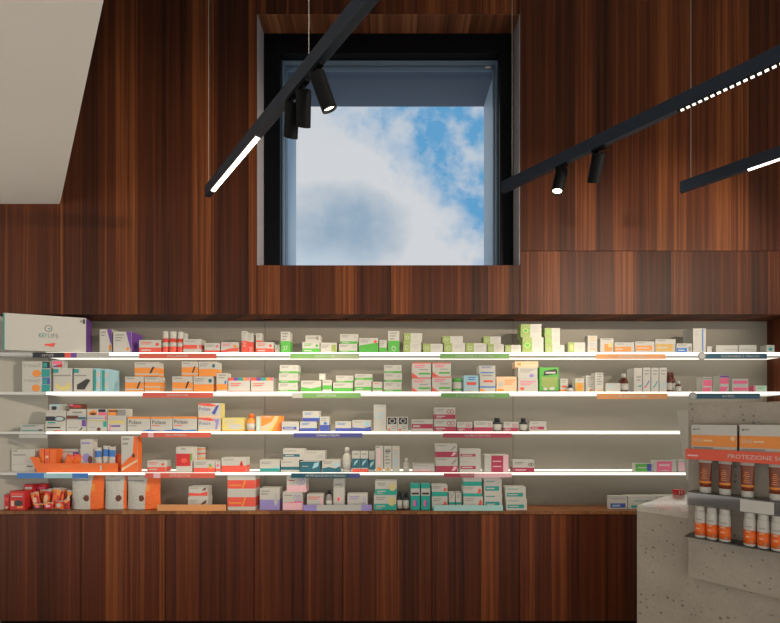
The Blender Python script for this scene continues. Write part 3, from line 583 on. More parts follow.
ROWS[3] = [
 ('carton', 20.4, 43.2, 424.4, 's', 'l .08 .85 .8 2 T; r .05 .1 .8 .22 t; r .8 .1 .98 .3 k', 'grey-teal carton standing alone at the far left end', dict(off=.02)),
 ('carton', 45, 65.6, 423.6, 'w', 'r .08 .4 .75 .6 k; r .4 .05 .8 .15 r; l .1 .85 .4 1 K', 'white carton with one dark stripe, bottom of the leftmost pile', {}),
 ('carton', 45.6, 65.6, 415, 'w', 'r 0 .3 .45 .85 d; ring .7 .55 .3 .34 d; r .5 .45 .85 .65 l; r .1 .02 .5 .2 t', 'white carton with black ring emblem, in the leftmost pile', dict(on=-1)),
 ('carton', 46, 66, 410.6, 'w', 'l .05 .5 .9 1 K', 'thin white carton with grey line, in the leftmost pile', dict(on=-1)),
 ('carton', 49, 61.6, 404.2, 's', 'e .4 .4 .22 .36 d; r .1 .7 .9 .95 l', 'small grey carton with black spot topping the leftmost pile', dict(on=-1, d=.05)),
 ('carton', 66.4, 86.2, 420, 'w', 'r .78 .45 1 1 v; l .05 .3 .6 1 K; q .6 .0 .8 .2 .8 .4 k', 'white carton with purple corner, bottom of the second pile', {}),
 ('carton', 66.4, 86, 415, 's', 'r 0 .2 .6 .9 B; r .6 .1 1 .6 T', 'thin brown and teal carton in the second pile', dict(on=-1)),
 ('carton', 66.6, 86, 409, 'w', 'r .3 .25 .8 .6 K; r 0 .7 .15 1 B', 'thin white carton with grey mark in the second pile', dict(on=-1)),
 ('carton', 69, 82, 404, 'B', 'r .3 .3 .9 .8 R; r .05 .6 .3 .95 p', 'small dark red carton topping the second pile', dict(on=-1, d=.05)),
 ('carton', 87, 106.8, 420.2, 'w', 'r .82 .4 1 1 m; l .1 .35 .45 1 K; e .6 .2 .1 .16 B; w .92 1 y', 'white carton with green corner, bottom of the third pile', {}),
 ('carton', 87, 106.6, 416.2, 'w', 'r .02 .4 .85 .6 V; r .92 0 1 1 p', 'thin white carton with lilac line in the third pile', dict(on=-1)),
 ('carton', 87, 106.8, 408.8, 'w', 'q .05 .1 .5 .1 .5 .7 .3 .85 .05 .5 o; e .3 .3 .16 .2 B; r .58 .55 .95 .95 d; r .58 .1 1 .5 p', 'carton picturing orange food, topping the third pile', dict(on=-1)),
 ('carton', 107.4, 126, 420.4, 'w', 'r .1 .72 .95 1 y; r .1 .05 .16 .7 p; r .2 .42 .7 .56 v; w 0 .04 b', 'white carton with yellow stripe, bottom of the fourth pile', {}),
 ('carton', 107.4, 126, 416.4, 'w', 'l .1 .4 .8 1 K', 'thin white carton with dark print in the fourth pile', dict(on=-1)),
 ('carton', 107.4, 126, 408.8, 'w', 'r .04 .1 .5 .95 o; r .04 .6 .55 .8 k; r .56 .1 1 .9 K; r .5 .1 .54 .9 d', 'carton picturing a brown bar, topping the fourth pile', dict(on=-1)),
 ('carton', 127.4, 150.2, 416.6, 'w', 'w .86 1 o; T .06 .5 .62 .76 Polase d; l .06 .36 .4 1 K; q .5 0 1 0 1 .16 .75 .06 b', 'orange-topped multivitamin carton with dark lettering, leftmost of three', {}),
 ('carton', 150.8, 172.2, 416.6, 'w', 'w .86 1 o; T .06 .5 .7 .76 Polase d; l .06 .36 .4 1 r; q 0 0 1 0 1 .12 .5 .04 0 .1 b', 'orange-topped multivitamin carton with dark lettering, middle of three', {}),
 ('carton', 172.8, 196.6, 416.4, 'w', 'w .86 1 o; T .06 .52 .62 .78 Polase d; l .06 .38 .4 1 r; q 0 0 1 0 1 .12 .5 .08 0 .2 b', 'orange-topped multivitamin carton with dark lettering, rightmost of three', {}),
 ('carton', 198.2, 220.6, 417.8, 'w', 'q 0 1 .5 1 .9 .82 .5 .78 0 .9 r; T .04 .5 .55 .72 Polase n; q .75 .1 .85 .1 .95 .9 .7 .9 .8 .6 V; r 0 0 1 .14 e; sd y', 'white carton with red flash and violet figure, lower of two', {}),
 ('carton', 198.2, 220.6, 403.2, 'w', 'q 0 1 .5 1 .9 .82 .5 .78 0 .9 r; T .04 .5 .55 .72 Polase n; q .75 .2 .95 .9 .8 .8 .6 .3 n; r 0 0 1 .14 e; sd y', 'white carton with red flash and navy figure, upper of two', dict(on=-1)),
 ('carton', 222, 243.8, 417.6, 'y', 'l .15 .8 .7 3 w; e .6 .35 .35 .2 w; w 0 .1 h', 'pale yellow carton beside the orange-capped bottle', {}),
 ('bottle', 245.4, 255, 413.8, 'o', 'O', 'orange and white bottle with orange cap', dict(lab='w')),
 ('carton', 256, 260.4, 416.2, 'w', 'r .2 .1 .9 .9 q', 'slim pale green carton squeezed beside the orange bottle', {}),
 ('carton', 261, 281, 415.8, 'o', 'q 0 0 .5 0 .75 .5 .9 1 .7 1 .5 .6 0 .3 e; q .3 0 .5 0 .8 .6 .9 1 .8 1 .6 .5 y; q .75 0 1 0 1 .6 .9 .5 O; l .1 .9 .5 1 w', 'orange carton with yellow swirl', dict(off=.05, d=.09)),
 ('carton', 281.6, 299, 421.6, 'w', 'r .06 .2 .86 .46 n; r .15 .3 .7 .38 w; w .5 .54 l', 'low white carton with navy bar, beside the orange carton', {}),
 ('carton', 299.8, 316.8, 421.6, 'w', 'w 0 .34 n; l .1 .8 .6 2 b; q .5 .34 1 .34 1 .5 l', 'white and navy carton at the bottom of a pair', {}),
 ('carton', 302.6, 319.4, 411, 'w', 'w 0 .34 n; l .1 .8 .6 2 b; q .5 .34 1 .34 1 .5 l', 'white and navy carton on top of a pair', dict(on=-1)),
 ('carton', 319.8, 329, 416.6, 'w', 'w 0 .44 n; l .1 .86 .8 2 K; e .6 .55 .2 .1 b', 'upright white and navy carton right of the navy pair', {}),
 ('carton', 335.2, 351.4, 421.4, 'w', 'w 0 .34 n; l .1 .8 .7 2 b', 'low white and navy carton, left of two side by side', {}),
 ('carton', 352.2, 371.2, 420, 'w', 'q 0 0 1 0 1 .44 .6 .28 0 .36 n; e .78 .66 .14 .2 l; l .08 .8 .5 1 K', 'white and navy carton with pale blue emblem', {}),
 ('carton', 373.6, 386, 404.6, 'w', 'l .2 .62 .8 2 l; r .1 .9 .9 .98 s', 'tall plain white carton, tallest on the shelf', {}),
 ('carton', 387, 397.4, 416.8, 'w', 'r .08 .5 .92 .95 d; ring .5 .72 .28 .18 w; r .1 .05 .3 .2 r; l .4 .3 .9 2 K', 'white carton with dark blue badge, left twin', {}),
 ('carton', 398, 408, 416.8, 'w', 'r .08 .5 .92 .95 d; ring .5 .72 .28 .18 w; r .1 .05 .3 .2 r; l .4 .3 .9 2 K', 'white carton with dark blue badge, right twin', {}),
 ('carton', 411.6, 433, 419.4, 'w', 'r 0 .24 1 .62 c; r .06 .36 .4 .5 w; l .08 .8 .6 1 K', 'wide white carton with full crimson band', {}),
 ('carton', 434.2, 456.2, 419.2, 'w', dz('heart'), 'white and crimson heart-marked carton, bottom of the pair', {}),
 ('carton', 434.4, 455.4, 407.4, 'w', dz('heart'), 'white and crimson heart-marked carton, top of the pair', dict(on=-1)),
 ('carton', 457, 472.4, 422, 'w', dz('heart'), 'low white and crimson carton right of the heart-marked pair', {}),
 ('carton', 474, 492.6, 421, 'w', 'w 0 .4 c; l .08 .8 .7 2 K; ring .84 .7 .08 .14 c', 'white and crimson carton left of a black-capped bottle', {}),
 ('vial', 493.6, 502.6, 418, 'w', 'd', 'black bottle with white label, left of two alike', dict(tall=1)),
 ('carton', 503.6, 518.6, 422, 'w', dz('heart'), 'low heart-marked carton between the two black bottles', {}),
 ('vial', 520.6, 528.2, 418.2, 'w', 'd', 'black bottle with white label, right of two alike', dict(tall=1)),
 ('carton', 529.4, 546.6, 421.4, 'w', dz('cband'), 'white carton with crimson bar at the end of the row', {}),
]
ROWS[4] = [
 ('carton', 11.4, 35, 449.2, 'w', 'l .06 .9 .25 1 K; l .06 .72 .6 1 K; l .06 .3 .5 1 s; r .66 .22 .9 .26 k', 'large plain white carton with faint text at the far left', dict(off=.06, d=.09)),
 ('carton', 147.2, 165.6, 460.6, 'w', dz('low', 'r'), 'low white and red carton standing alone', dict(off=.05)),
 ('carton', 176, 192.4, 447, 'w', 'r 0 .24 .9 .74 R; e .5 .46 .2 .1 r; l .3 .9 .6 1 K; q .85 .4 1 .5 1 .8 .9 .7 g; w 0 .02 s', 'upright red and white carton with green leaf', {}),
 ('carton', 193.6, 214.4, 460.6, 'w', 'w 0 .38 r; l .08 .8 .6 2 K; e .84 .4 .1 .14 o; e .8 .6 .07 .1 g', 'low white and red carton with orange fruit', dict(off=.02)),
 ('carton', 193.2, 202, 447.4, 'w', 'w .1 .16 o; w .3 .36 r; w .5 .56 o; w .7 .76 r; w .9 .96 o', 'orange-striped white carton seen behind the fruit carton', dict(off=.12, d=.06)),
 ('carton', 215.4, 220.2, 461, 'w', 'w .1 .3 r; e .5 .6 .3 .14 p', 'slim white and red carton between two red cartons', {}),
 ('carton', 221.4, 246, 457.8, 'w', 'w 0 .46 r; l .08 .84 .5 1 K; q .74 .5 .82 .44 .9 .5 .82 .84 R', 'white and red carton with a red drop', dict(d=.08)),
 ('carton', 259.8, 279.8, 459.8, 'w', 'w .04 .3 t; l .08 .8 .6 2 K; q .5 .3 1 .3 1 .5 l', 'low white and teal carton, first of the teal group', {}),
 ('carton', 280.8, 299.2, 460, 'w', 'w .18 .44 T; l .08 .8 .6 1 K', 'white carton with dark teal band, bottom of a pair', {}),
 ('carton', 283, 304.6, 448.8, 'w', 'r 0 .28 .78 .52 T; r .1 .36 .5 .44 w; l .08 .8 .6 1 K', 'white carton with dark teal bar, top of a pair', dict(on=-1)),
 ('carton', 300, 320.4, 460.8, 'T', 'w .94 1 w; q .6 .3 .9 .5 .94 .9 .7 .8 l; l .1 .5 .4 1 w', 'dark teal carton with pale swoosh', dict(off=.025)),
 ('carton', 303, 325, 451, 'w', 'l .08 .8 .6 1 K; q .6 .2 .9 .3 .95 .8 .7 .6 s', 'white carton with grey swoosh on the dark teal carton', dict(on=-1, off=.025)),
 ('carton', 322, 340.8, 459.8, 'w', dz('swoosh', 'T'), 'low white carton with dark teal wave', {}),
 ('bottle', 342, 351.2, 447.6, 'w', 'w', 'white bottle with white cap and grey label', dict(lab='s')),
 ('carton', 352, 360, 451.4, 'w', 'w 0 .16 r; w .2 .66 T; q .2 .3 .7 .5 .8 .62 .3 .5 l; l .2 .85 .8 1 K', 'upright white, dark teal and red carton, left of two alike', {}),
 ('carton', 360.4, 368.2, 451.4, 'w', 'w 0 .16 r; w .2 .66 T; q .2 .3 .7 .5 .8 .62 .3 .5 l; l .2 .85 .8 1 K', 'upright white, dark teal and red carton, right of two alike', {}),
 ('carton', 368.8, 374.8, 451.6, 's', 'w .1 .6 T; q .2 .2 .8 .4 .8 .55 .2 .4 l', 'slim grey and dark teal carton beside the red-footed pair', dict(off=.05)),
 ('carton', 375.4, 383.2, 446.4, 'w', 'r .3 .3 .6 .9 P; e .5 .12 .3 .08 o; l .1 .95 .5 1 K', 'tall white carton with pink stripe, left of three', {}),
 ('carton', 384, 391.6, 446.6, 'w', 'l .15 .85 .85 5 K; r .1 .8 .9 .84 k; e .5 .1 .2 .06 h', 'tall white carton with grey text, middle of three', {}),
 ('carton', 392.2, 399.8, 446.6, 'w', 'l .2 .8 .7 2 s; q .3 .2 .6 .3 .6 .6 .3 .5 l; r .1 .92 .9 .96 e', 'tall white carton with pale blue mark, right of three', {}),
 ('vial', 403.4, 409.2, 458.2, 'w', 'w', 'small white vial with dark collar', {}),
 ('carton', 412.8, 434.6, 463.8, 'w', 'r .05 .2 .8 .4 P; l .05 .8 .7 1 K; w 0 .08 r', 'long flat white carton with pale pink line', {}),
 ('carton', 435.6, 457.8, 457.4, 'w', 'w 0 .42 c; l .06 .85 .5 1 K; q .72 .1 .85 .1 .98 .32 .85 .4 P; q .7 .56 .92 .9 .96 .8 .76 .52 K', 'crimson and white carton with pale swoosh, bottom of the pair', {}),
 ('carton', 435.6, 457, 444, 'w', 'w 0 .42 c; l .06 .85 .5 1 K; q .72 .1 .85 .1 .98 .32 .85 .4 P; q .7 .56 .92 .9 .96 .8 .76 .52 K', 'crimson and white carton with pale swoosh, top of the pair', dict(on=-1)),
 ('carton', 459.6, 481, 459.8, 'w', 'r .03 .24 .76 .5 c; r .1 .34 .6 .42 w; l .06 .8 .4 1 s', 'white carton with small crimson bar, bottom of the pair', {}),
 ('carton', 459.6, 480.8, 449, 'w', 'r .03 .3 .76 .54 c; r .1 .38 .6 .46 w; l .06 .86 .4 1 s', 'white carton with small crimson bar, top of the pair', dict(on=-1)),
 ('carton', 484.4, 508.6, 454.8, 'w', 'r .28 0 .78 .96 c; r .78 0 1 1 P; r .34 .3 .7 .36 P; r .34 .6 .7 .66 P; l .04 .85 .2 1 s', 'white carton with large crimson panel and pink end', dict(d=.09)),
 ('carton', 513, 534.4, 460.2, 'w', 'w 0 .38 c; l .06 .8 .5 2 K; ring .8 .64 .09 .14 k; ring .9 .64 .07 .14 k; r .1 .14 .6 .24 P', 'white and crimson carton standing alone right of the panel joint', {}),
 ('carton', 634, 652.4, 463.2, 'w', 'r .08 .1 .96 .94 g; r .72 .1 .96 .94 n; r .2 .45 .66 .6 w', 'green and navy carton at the right end', dict(off=.02, d=.025)),
 ('carton', 653.4, 676.6, 460.4, 'w', 'r .14 .0 .8 .92 p; r .24 .5 .7 .7 P; q .2 .1 .5 .2 .8 .05 w', 'white carton with salmon pink panel', dict(d=.03)),
 ('carton', 678, 690, 460.6, 'w', 'r .05 .1 .7 .9 P', 'pale pink carton partly behind the grey screen', {}),
]
ROWS['B'] = [
 ('carton', 4.2, 9.2, 494.8, 'R', 'r .2 .05 .8 .2 e; r .1 .6 .9 .8 r', 'narrow red snack carton at the far left end', dict(off=.05, d=.05)),
 ('carton', 9.6, 24.6, 491.2, 'R', 'r .1 .8 .9 .9 r; l .12 .7 .86 1 w; e .6 .36 .28 .16 k; r .5 .1 .9 .2 o; r .1 .2 .3 .5 e', 'red snack carton with dark picture, front left', dict(off=.03, d=.06)),
 ('carton', 23.8, 33, 484.6, 'R', 'r .1 .8 .9 .9 w; w .6 .7 r', 'red carton behind the front red carton', dict(off=.1, d=.03)),
 ('carton', 35.4, 46, 484, 'R', 'r .1 .78 .9 .88 p; w .5 .6 r', 'red carton at the rear, behind the snack packets', dict(off=.14, d=.03)),
 ('carton', 188, 208, 497, 'w', 'w .55 1 w; w 0 .1 s; q .6 .3 .9 .5 .95 .8 .75 .6 B; l .06 .7 .5 2 K', 'white carton with brown mark, lower of two behind the orange strip', dict(off=.05)),
 ('carton', 188.6, 207.6, 486.8, 'w', 'q 0 .1 1 .1 1 .55 .6 .35 0 .4 r; q .7 .6 .9 .7 .95 .95 .8 .85 B; l .06 .84 .5 1 K', 'white carton with red wave, upper of two behind the orange strip', dict(on=-1, off=.05)),
 ('carton', 227.4, 255.4, 492, 'w', 'w .2 .72 r; q .5 .2 .56 .2 .68 .72 .62 .72 o; r .06 .36 .5 .44 o', 'big white carton with red band and orange stroke, lower of two', dict(d=.1, off=.02)),
 ('carton', 227.4, 255.4, 475.4, 'w', 'w .2 .72 r; q .5 .2 .56 .2 .68 .72 .62 .72 o; r .06 .36 .5 .44 o', 'big white carton with red band and orange stroke, upper of two', dict(on=-1, d=.1, off=.02)),
 ('carton', 259.6, 279.6, 488.4, 'w', 'w .0 .48 V; l .08 .85 .5 2 K; e .82 .5 .1 .3 s', 'white carton with lavender lower half', dict(d=.09)),
 ('carton', 282.6, 302.6, 492.2, 'w', 'w 0 .4 P; q 0 .4 1 .4 1 .5 p; l .08 .8 .5 1 K; ring .66 .66 .08 .2 V; ring .84 .66 .08 .2 V', 'white carton with pale pink foot, lower of two', dict(d=.09)),
 ('carton', 286.6, 306.4, 476, 'w', 'w 0 .42 P; l .08 .7 .4 1 c; ring .66 .6 .08 .2 V; ring .84 .66 .08 .2 V', 'white carton with pale pink foot, upper of two', dict(on=-1, d=.09)),
 ('carton', 306.8, 323.6, 494.4, 'w', 'w .1 .3 P; l .06 .8 .8 2 r; r .8 .3 .95 .8 P', 'small white and pale pink carton behind the lavender strip', dict(off=.045)),
 ('bottle', 325.4, 332, 490.2, 'K', 'd', 'small grey bottle with dark cap', dict(off=.05, lab='w')),
 ('carton', 333.4, 344.6, 479.8, 'w', 'e .5 .36 .22 .1 P; e .46 .34 .1 .06 r; l .15 .82 .8 1 K; r .1 .86 .9 .9 s', 'tall white carton with small red blossom', dict(off=.05, d=.06)),
 ('carton', 347.4, 367.8, 494, 'w', 'l .08 .8 .6 2 V; r .0 .0 1 .24 P; ring .84 .55 .08 .2 V', 'white and lilac carton behind the lavender strip', dict(off=.05)),
 ('carton', 373.8, 396.4, 495, 'w', dz('tooth', 'm'), 'white and green carton with yellow tooth emblem, lower of two', {}),
 ('carton', 375, 396.8, 481, 'w', dz('tooth', 'm'), 'white and green carton with yellow tooth emblem, upper of two', dict(on=-1)),
 ('vial', 397, 402.6, 492, 'w', 'd', 'dark dropper vial with white label, left of two', dict(tall=1)),
 ('vial', 403.2, 409, 492, 'w', 'd', 'dark dropper vial with white label, right of two', dict(tall=1)),
 ('carton', 410.6, 420, 484.2, 'm', 'r 0 .56 1 .84 w; r .1 .6 .9 .68 k; e .5 .26 .24 .14 b; e .42 .26 .14 .13 p', 'upright teal carton with pink and blue dot, left of two', {}),
 ('carton', 421, 430.2, 484.2, 'm', 'r 0 .56 1 .84 w; r .1 .6 .9 .68 k; e .5 .26 .24 .14 b; e .42 .26 .14 .13 p', 'upright teal carton with pink and blue dot, right of two', {}),
 ('carton', 431.8, 447.6, 496.4, 'w', 'w 0 .2 m; l .08 .8 .6 2 K; e .85 .45 .1 .2 r', 'white and teal carton with red dot, lower of two', {}),
 ('carton', 431.8, 447.6, 485, 'w', 'w 0 .4 m; l .08 .84 .6 2 K; e .85 .6 .1 .16 r', 'white and teal carton with red dot, upper of two', dict(on=-1)),
 ('carton', 448.8, 455, 492.8, 'w', 'w .3 .44 m; l .15 .85 .8 2 K', 'small white carton with teal line, left of two', dict(off=.05)),
 ('carton', 455.6, 461.6, 492.8, 'w', 'w .3 .44 m; l .15 .85 .8 2 K', 'small white carton with teal line, right of two', dict(off=.05)),
 ('carton', 463.6, 483, 496.6, 'w', 'w 0 .3 m; l .06 .82 .6 2 K; q .75 .3 .95 .3 .95 .7 .85 .8 r', 'white and teal carton, bottom of a stack of three', {}),
 ('carton', 463.2, 482, 486, 'w', 'w 0 .3 m; l .06 .82 .6 2 K; q .75 .3 .95 .3 .95 .7 .85 .8 r', 'white and teal carton, middle of a stack of three', dict(on=-1)),
 ('carton', 463.6, 482, 477.8, 'w', 'w 0 .55 m; l .06 .86 .6 1 K', 'mostly teal carton, top of a stack of three', dict(on=-1)),
 ('carton', 484.2, 502.2, 493.4, 'w', dz('teal2'), 'white carton with teal bar, lower of the middle pair', {}),
 ('carton', 484, 501.8, 479, 'w', dz('teal2'), 'white carton with teal bar, upper of the middle pair', dict(on=-1)),
 ('carton', 506.2, 527, 498.8, 'w', dz('teal2'), 'white carton with teal bar, lower of the last pair', dict(d=.08, off=.02)),
 ('carton', 505.4, 526, 487, 'w', dz('teal2'), 'white carton with teal bar, upper of the last pair', dict(on=-1, d=.08, off=.02)),
 ('carton', 609.4, 627.4, 496, 'w', 'r .05 .1 .9 .44 n; r .15 .2 .6 .32 l; l .1 .76 .9 1 K; w .9 1 s', 'long white and navy carton on the bare worktop', dict(off=.06, d=.035)),
 ('carton', 628.2, 656.6, 496.2, 'w', 'r .1 .1 .5 .3 t; l .2 .6 .7 1 t; r .6 .55 .95 .7 K', 'long white carton with teal print beside the counter', dict(off=.06, d=.07)),
 ('carton', 657.4, 690, 496, 'w', 'l .1 .7 .9 2 K; r .05 .1 .5 .3 t', 'long white carton mostly behind the counter end', dict(off=.06, d=.07)),
]
SHELFNAME = {1: 'on the top shelf', 2: 'on the second shelf', 3: 'on the third shelf', 4: 'on the lowest lit shelf', 'B': 'on the worktop'}
def amber_or(c): return M_AMBER if c == 'A' else PM[c]
def bottle(look, cat, w, h, loc, body, cap, lab, kind, group):
    """a bottle, vial, jar or tube turned on a lathe: body, cap and label"""
    r = w/2; t = empty({'bottle': 'bottle', 'vial': 'vial', 'jar': 'jar', 'tube': 'effervescent_tube'}[kind], loc); tag(t, look, cat, group)
    b, c, l = MB(), MB(), MB()
    if kind == 'bottle':
        b.lathe([(r*.92, 0), (r, .004), (r, h*.56), (r*.86, h*.66), (r*.5, h*.75), (r*.42, h*.8)], amber_or(body), 24)
        c.lathe([(r*.52, h*.785), (r*.52, h*.97), (r*.46, h)], PM[cap], 20); l.lathe([(r*1.012, h*.1), (r*1.012, h*.46)], PM[lab], 24)
    elif kind == 'vial':
        dark = PM['d'] if cap == 'd' else (M_AMBER if body == 'h' else PM['w'])
        b.lathe([(r*.92, 0), (r, .003), (r, h*.62), (r*.8, h*.7), (r*.5, h*.74)], dark, 20)
        c.lathe([(r*.62, h*.72), (r*.62, h*.97), (r*.54, h)], PM['d' if cap == 'd' else 'w'], 18); l.lathe([(r*1.02, h*.08), (r*1.02, h*.54)], PM['w'], 20)
        if cap == 'w' and body == 'w':
            k = MB(); k.lathe([(r*.7, h*.66), (r*.7, h*.715)], PM['d'], 18); k.build('collar', t)
    elif kind == 'jar':
        b.lathe([(r*.94, 0), (r, .003), (r, h*.72), (r*.86, h*.77)], PM[body], 24); c.lathe([(r*.98, h*.775), (r*.98, h*.98), (r*.92, h)], PM[cap], 24)
        l.lathe([(r*1.012, h*.12), (r*1.012, h*.26)], PM['g'], 24)
    else:
        b.lathe([(r*.95, 0), (r, .003), (r, h*.66)], PM[body], 20); c.lathe([(r*.96, h*.662), (r*.96, h*.78), (r*.84, h*.8), (r*.96, h*.83), (r*.96, h*.98), (r*.85, h)], PM[cap], 20)
        l.lathe([(r*1.012, h*.3), (r*1.012, h*.5)], PM['w'], 20)
    b.build('body', t); c.build('cap', t); l.build('wrap_label', t)
    return t
CAT = dict(carton=('medicine_carton', 'box'), bottle=('bottle', 'bottle'), vial=('vial', 'bottle'), jar=('jar', 'jar'), tube=('tube', 'tube'), bag=('pouch', 'pouch'))
for row, items in ROWS.items():
    recs = []
    for i, (kind, x0, x1, yt, base, des, look, opt) in enumerate(items):
        on = opt.get('on')
        off = opt.get('off', .03); d = opt.get('d', .075)
        on_list = [] if on is None else ([on] if isinstance(on, int) else list(on))
        z0 = SH[row] if on is None else max(recs[i+k]['top'] for k in on_list)
        z0 += .0003
        Y = D + off; xa, xb = WX(x0, Y), WX(x1, Y); w = xb - xa
        zt = WZ(yt, Y); h = zt - z0
        if h < .012: print('THIN', row, look, h); h = .012
        recs.append(dict(top=z0 + h))
        lab = look + ' ' + SHELFNAME[row]
        grp = 'products ' + SHELFNAME[row]
        if kind == 'carton':
            o = carton('medicine_carton', w - .001, d, h, base, des, None, ((xa+xb)/2, Y + d/2, z0)); tag(o, lab, 'box', grp)
        else:
            bottle(lab, 'bottle' if kind != 'jar' else 'jar', w, h, ((xa+xb)/2, Y + w/2, z0), base, des, opt.get('lab', 'w'), kind, grp)
# ------------------------------------------------------------------ soft packs
def pouch(w, d, h, colour, nx=14, nz=18, seed=0, split=None, pillow=False):
    """soft pack: two bulged sheets with crimped ends; colour(u, v) picks the print of each patch; faces with u > split go to a second mesh"""
    r = random.Random(seed); vs = []
    jig = [[(r.random()-.5) for _ in range(nx+1)] for _ in range(2*(nz+1))]
    def prof(u, v):
        a = 1 - abs(2*u-1)**3
        b = (1 - abs(2*v-1)**3) if pillow else (1 - max(0, (v-.1)/.9)**2.4)
        return d/2 * max(.05, a*.9*b + .1*b)
    for side in (-1, 1):
        for j in range(nz+1):
            for i in range(nx+1):
                u, v = i/nx, j/nz
                x = (u-.5) * w * (1 - .05*math.sin(v*math.pi*1.0)) + jig[j][0]*w*.012
                y = side * (prof(u, v) + (jig[j + (nz+1)*(side > 0)][i])*d*.07*(0 < i < nx and 0 < j))
                vs.append((x, y, v*h + (h*.012*math.sin(u*9+seed) if j == nz else 0)))
    n = (nx+1)*(nz+1); A, B = MB(), MB(); lists = {}
    def put(f, u, v, front):
        c = colour(u, v, front); k = (split is not None and u > split, c); lists.setdefault(k, []).append(f)
    for j in range(nz):
        for i in range(nx):
            u, v = (i+.5)/nx, (j+.5)/nz
            a = j*(nx+1)+i; put((a, a+1, a+nx+2, a+nx+1), u, v, True); a += n; put((a, a+nx+1, a+nx+2, a+1), u, v, False)
    for j in range(nz):
        v = (j+.5)/nz
        a = j*(nx+1); put((a, a+nx+1, a+nx+1+n, a+n), 0, v, False); a += nx; put((a, a+n, a+nx+1+n, a+nx+1), 1, v, False)
    for i in range(nx):
        u = (i+.5)/nx; put((i, i+n, i+n+1, i+1), u, 0, False); a = nz*(nx+1)+i; put((a, a+1, a+1+n, a+n), u, 1, False)
    for (sp, c), fs in lists.items():
        T_ = B if sp else A; used = sorted({i for f in fs for i in f}); mp = {q: k for k, q in enumerate(used)}
        T_.add([vs[q] for q in used], [tuple(mp[i] for i in f) for f in fs], PM[c], True)
    for T_ in (A, B):     # weld the colour patches into one skin
        key = {}; mp = []; nv = []
        for v in T_.v:
            k = tuple(round(c, 6) for c in v)
            if k not in key: key[k] = len(nv); nv.append(v)
            mp.append(key[k])
        T_.v = nv; T_.f = [tuple(mp[i] for i in f) for f in T_.f]
    return A, B
def white_pouch(x0, x1, split, look, seed, off=.03):
    Y = D + off; xa, xb = WX(x0, Y+.03), WX(x1, Y+.03); w = xb - xa; h = WZ(475.0, D) - zB - .012 - .002*seed
    def col(u, v, front):
        if split is not None and u > split: return 'O' if v < .55 or v > .75 or (u - split) > .1 else 'o'
        s_ = split or .93
        if ((u/s_ - .8)/.13)**2 + ((v - .34)/.1)**2 < 1: return 'B' if front else 'w'
        if .84 < v < .88 and u/s_ < .8: return 'K'
        if u/s_ > .98: return 'O'
        return 'w'
    A, B = pouch(w, .075, h, col, 36, 44, seed, split)
    t = empty('food_pouch', ((xa+xb)/2, Y + .045, zB + .001)); tag(t, look, 'pouch', 'white stand-up pouches on the worktop')
    A.build('pouch_body', t)
    if B.f: B.build('orange_gusset', t)['label'] = 'orange side gusset'
white_pouch(70.4, 103.4, .68, 'white food pouch with wide orange side, first of three on the worktop', 1)
white_pouch(104, 125.8, None, 'white food pouch without orange side, middle of three on the worktop', 2)
white_pouch(126.4, 160, .62, 'white food pouch with creased orange side, last of three on the worktop', 3)
# wrapped snack bars heaped beside the pouches
PK = [(36, .0, .06, .11, -12, .06, 'R', 'e', 'red wrapped snack bar leaning left in the heap on the worktop'),
      (44.5, .0, .055, .125, 6, .085, 'O', 'e', 'orange wrapped snack bar upright in the heap on the worktop'),
      (53, .0, .055, .14, 10, .07, 'r', 'O', 'tall red and orange wrapped snack bar at the top of the heap'),
      (60.5, .0, .05, .12, -7, .085, 'O', 'k', 'orange snack bar with black spot in the heap on the worktop'),
      (66.4, .0, .048, .125, 9, .07, 'B', 'e', 'dark brown wrapped snack bar next to the first white pouch'),
      (36.5, .0, .07, .042, 3, .022, 'B', 'p', 'flat dark red snack bar lying in front of the heap, left'),
      (47.5, .0, .07, .05, -4, .02, 'R', 'P', 'flat red snack bar with pink print lying in front of the heap, middle'),
      (58, .0, .065, .06, 5, .02, 'O', 'w', 'flat orange snack bar with white print lying in front of the heap, right'),
      (40.5, .0, .06, .12, 8, .111, 'R', 'o', 'red wrapped snack bar standing at the back of the heap, left'),
      (50.8, .0, .055, .13, -5, .113, 'R', 'B', 'red and brown wrapped snack bar at the back of the heap, middle'),
      (60, .0, .055, .135, 5, .112, 'r', 'R', 'bright red wrapped snack bar at the back of the heap, right'),
      (66, .0, .04, .07, -3, .018, 'R', 'B', 'small dark red snack bar in front beside the first white pouch')]
for q, (px, dz_, w, h, tilt, off, c1, c2, look) in enumerate(PK):
    Y = D + off
    def col(u, v, front, c1=c1, c2=c2, q=q):
        if v < .07 or v > .93: return 's'
        return c2 if ((u - .5)**2*4 + (v - .5)**2*5 < .22 + .06*math.sin(u*20+q)) and front else (c1 if (v + .1*math.sin(u*7+q)) < .74 else ('o' if c1 != 'O' else 'R'))
    A, _ = pouch(w, .022, h, col, 12, 14, 20+q, None, True)
    t = A.build('snack_bar', None, (WX(px, Y), Y + .012, zB + .001 + abs(math.sin(math.radians(tilt)))*w*.5))
    t.rotation_euler = (0, math.radians(tilt), 0); tag(t, look, 'snack', 'wrapped snack bars heaped on the worktop')

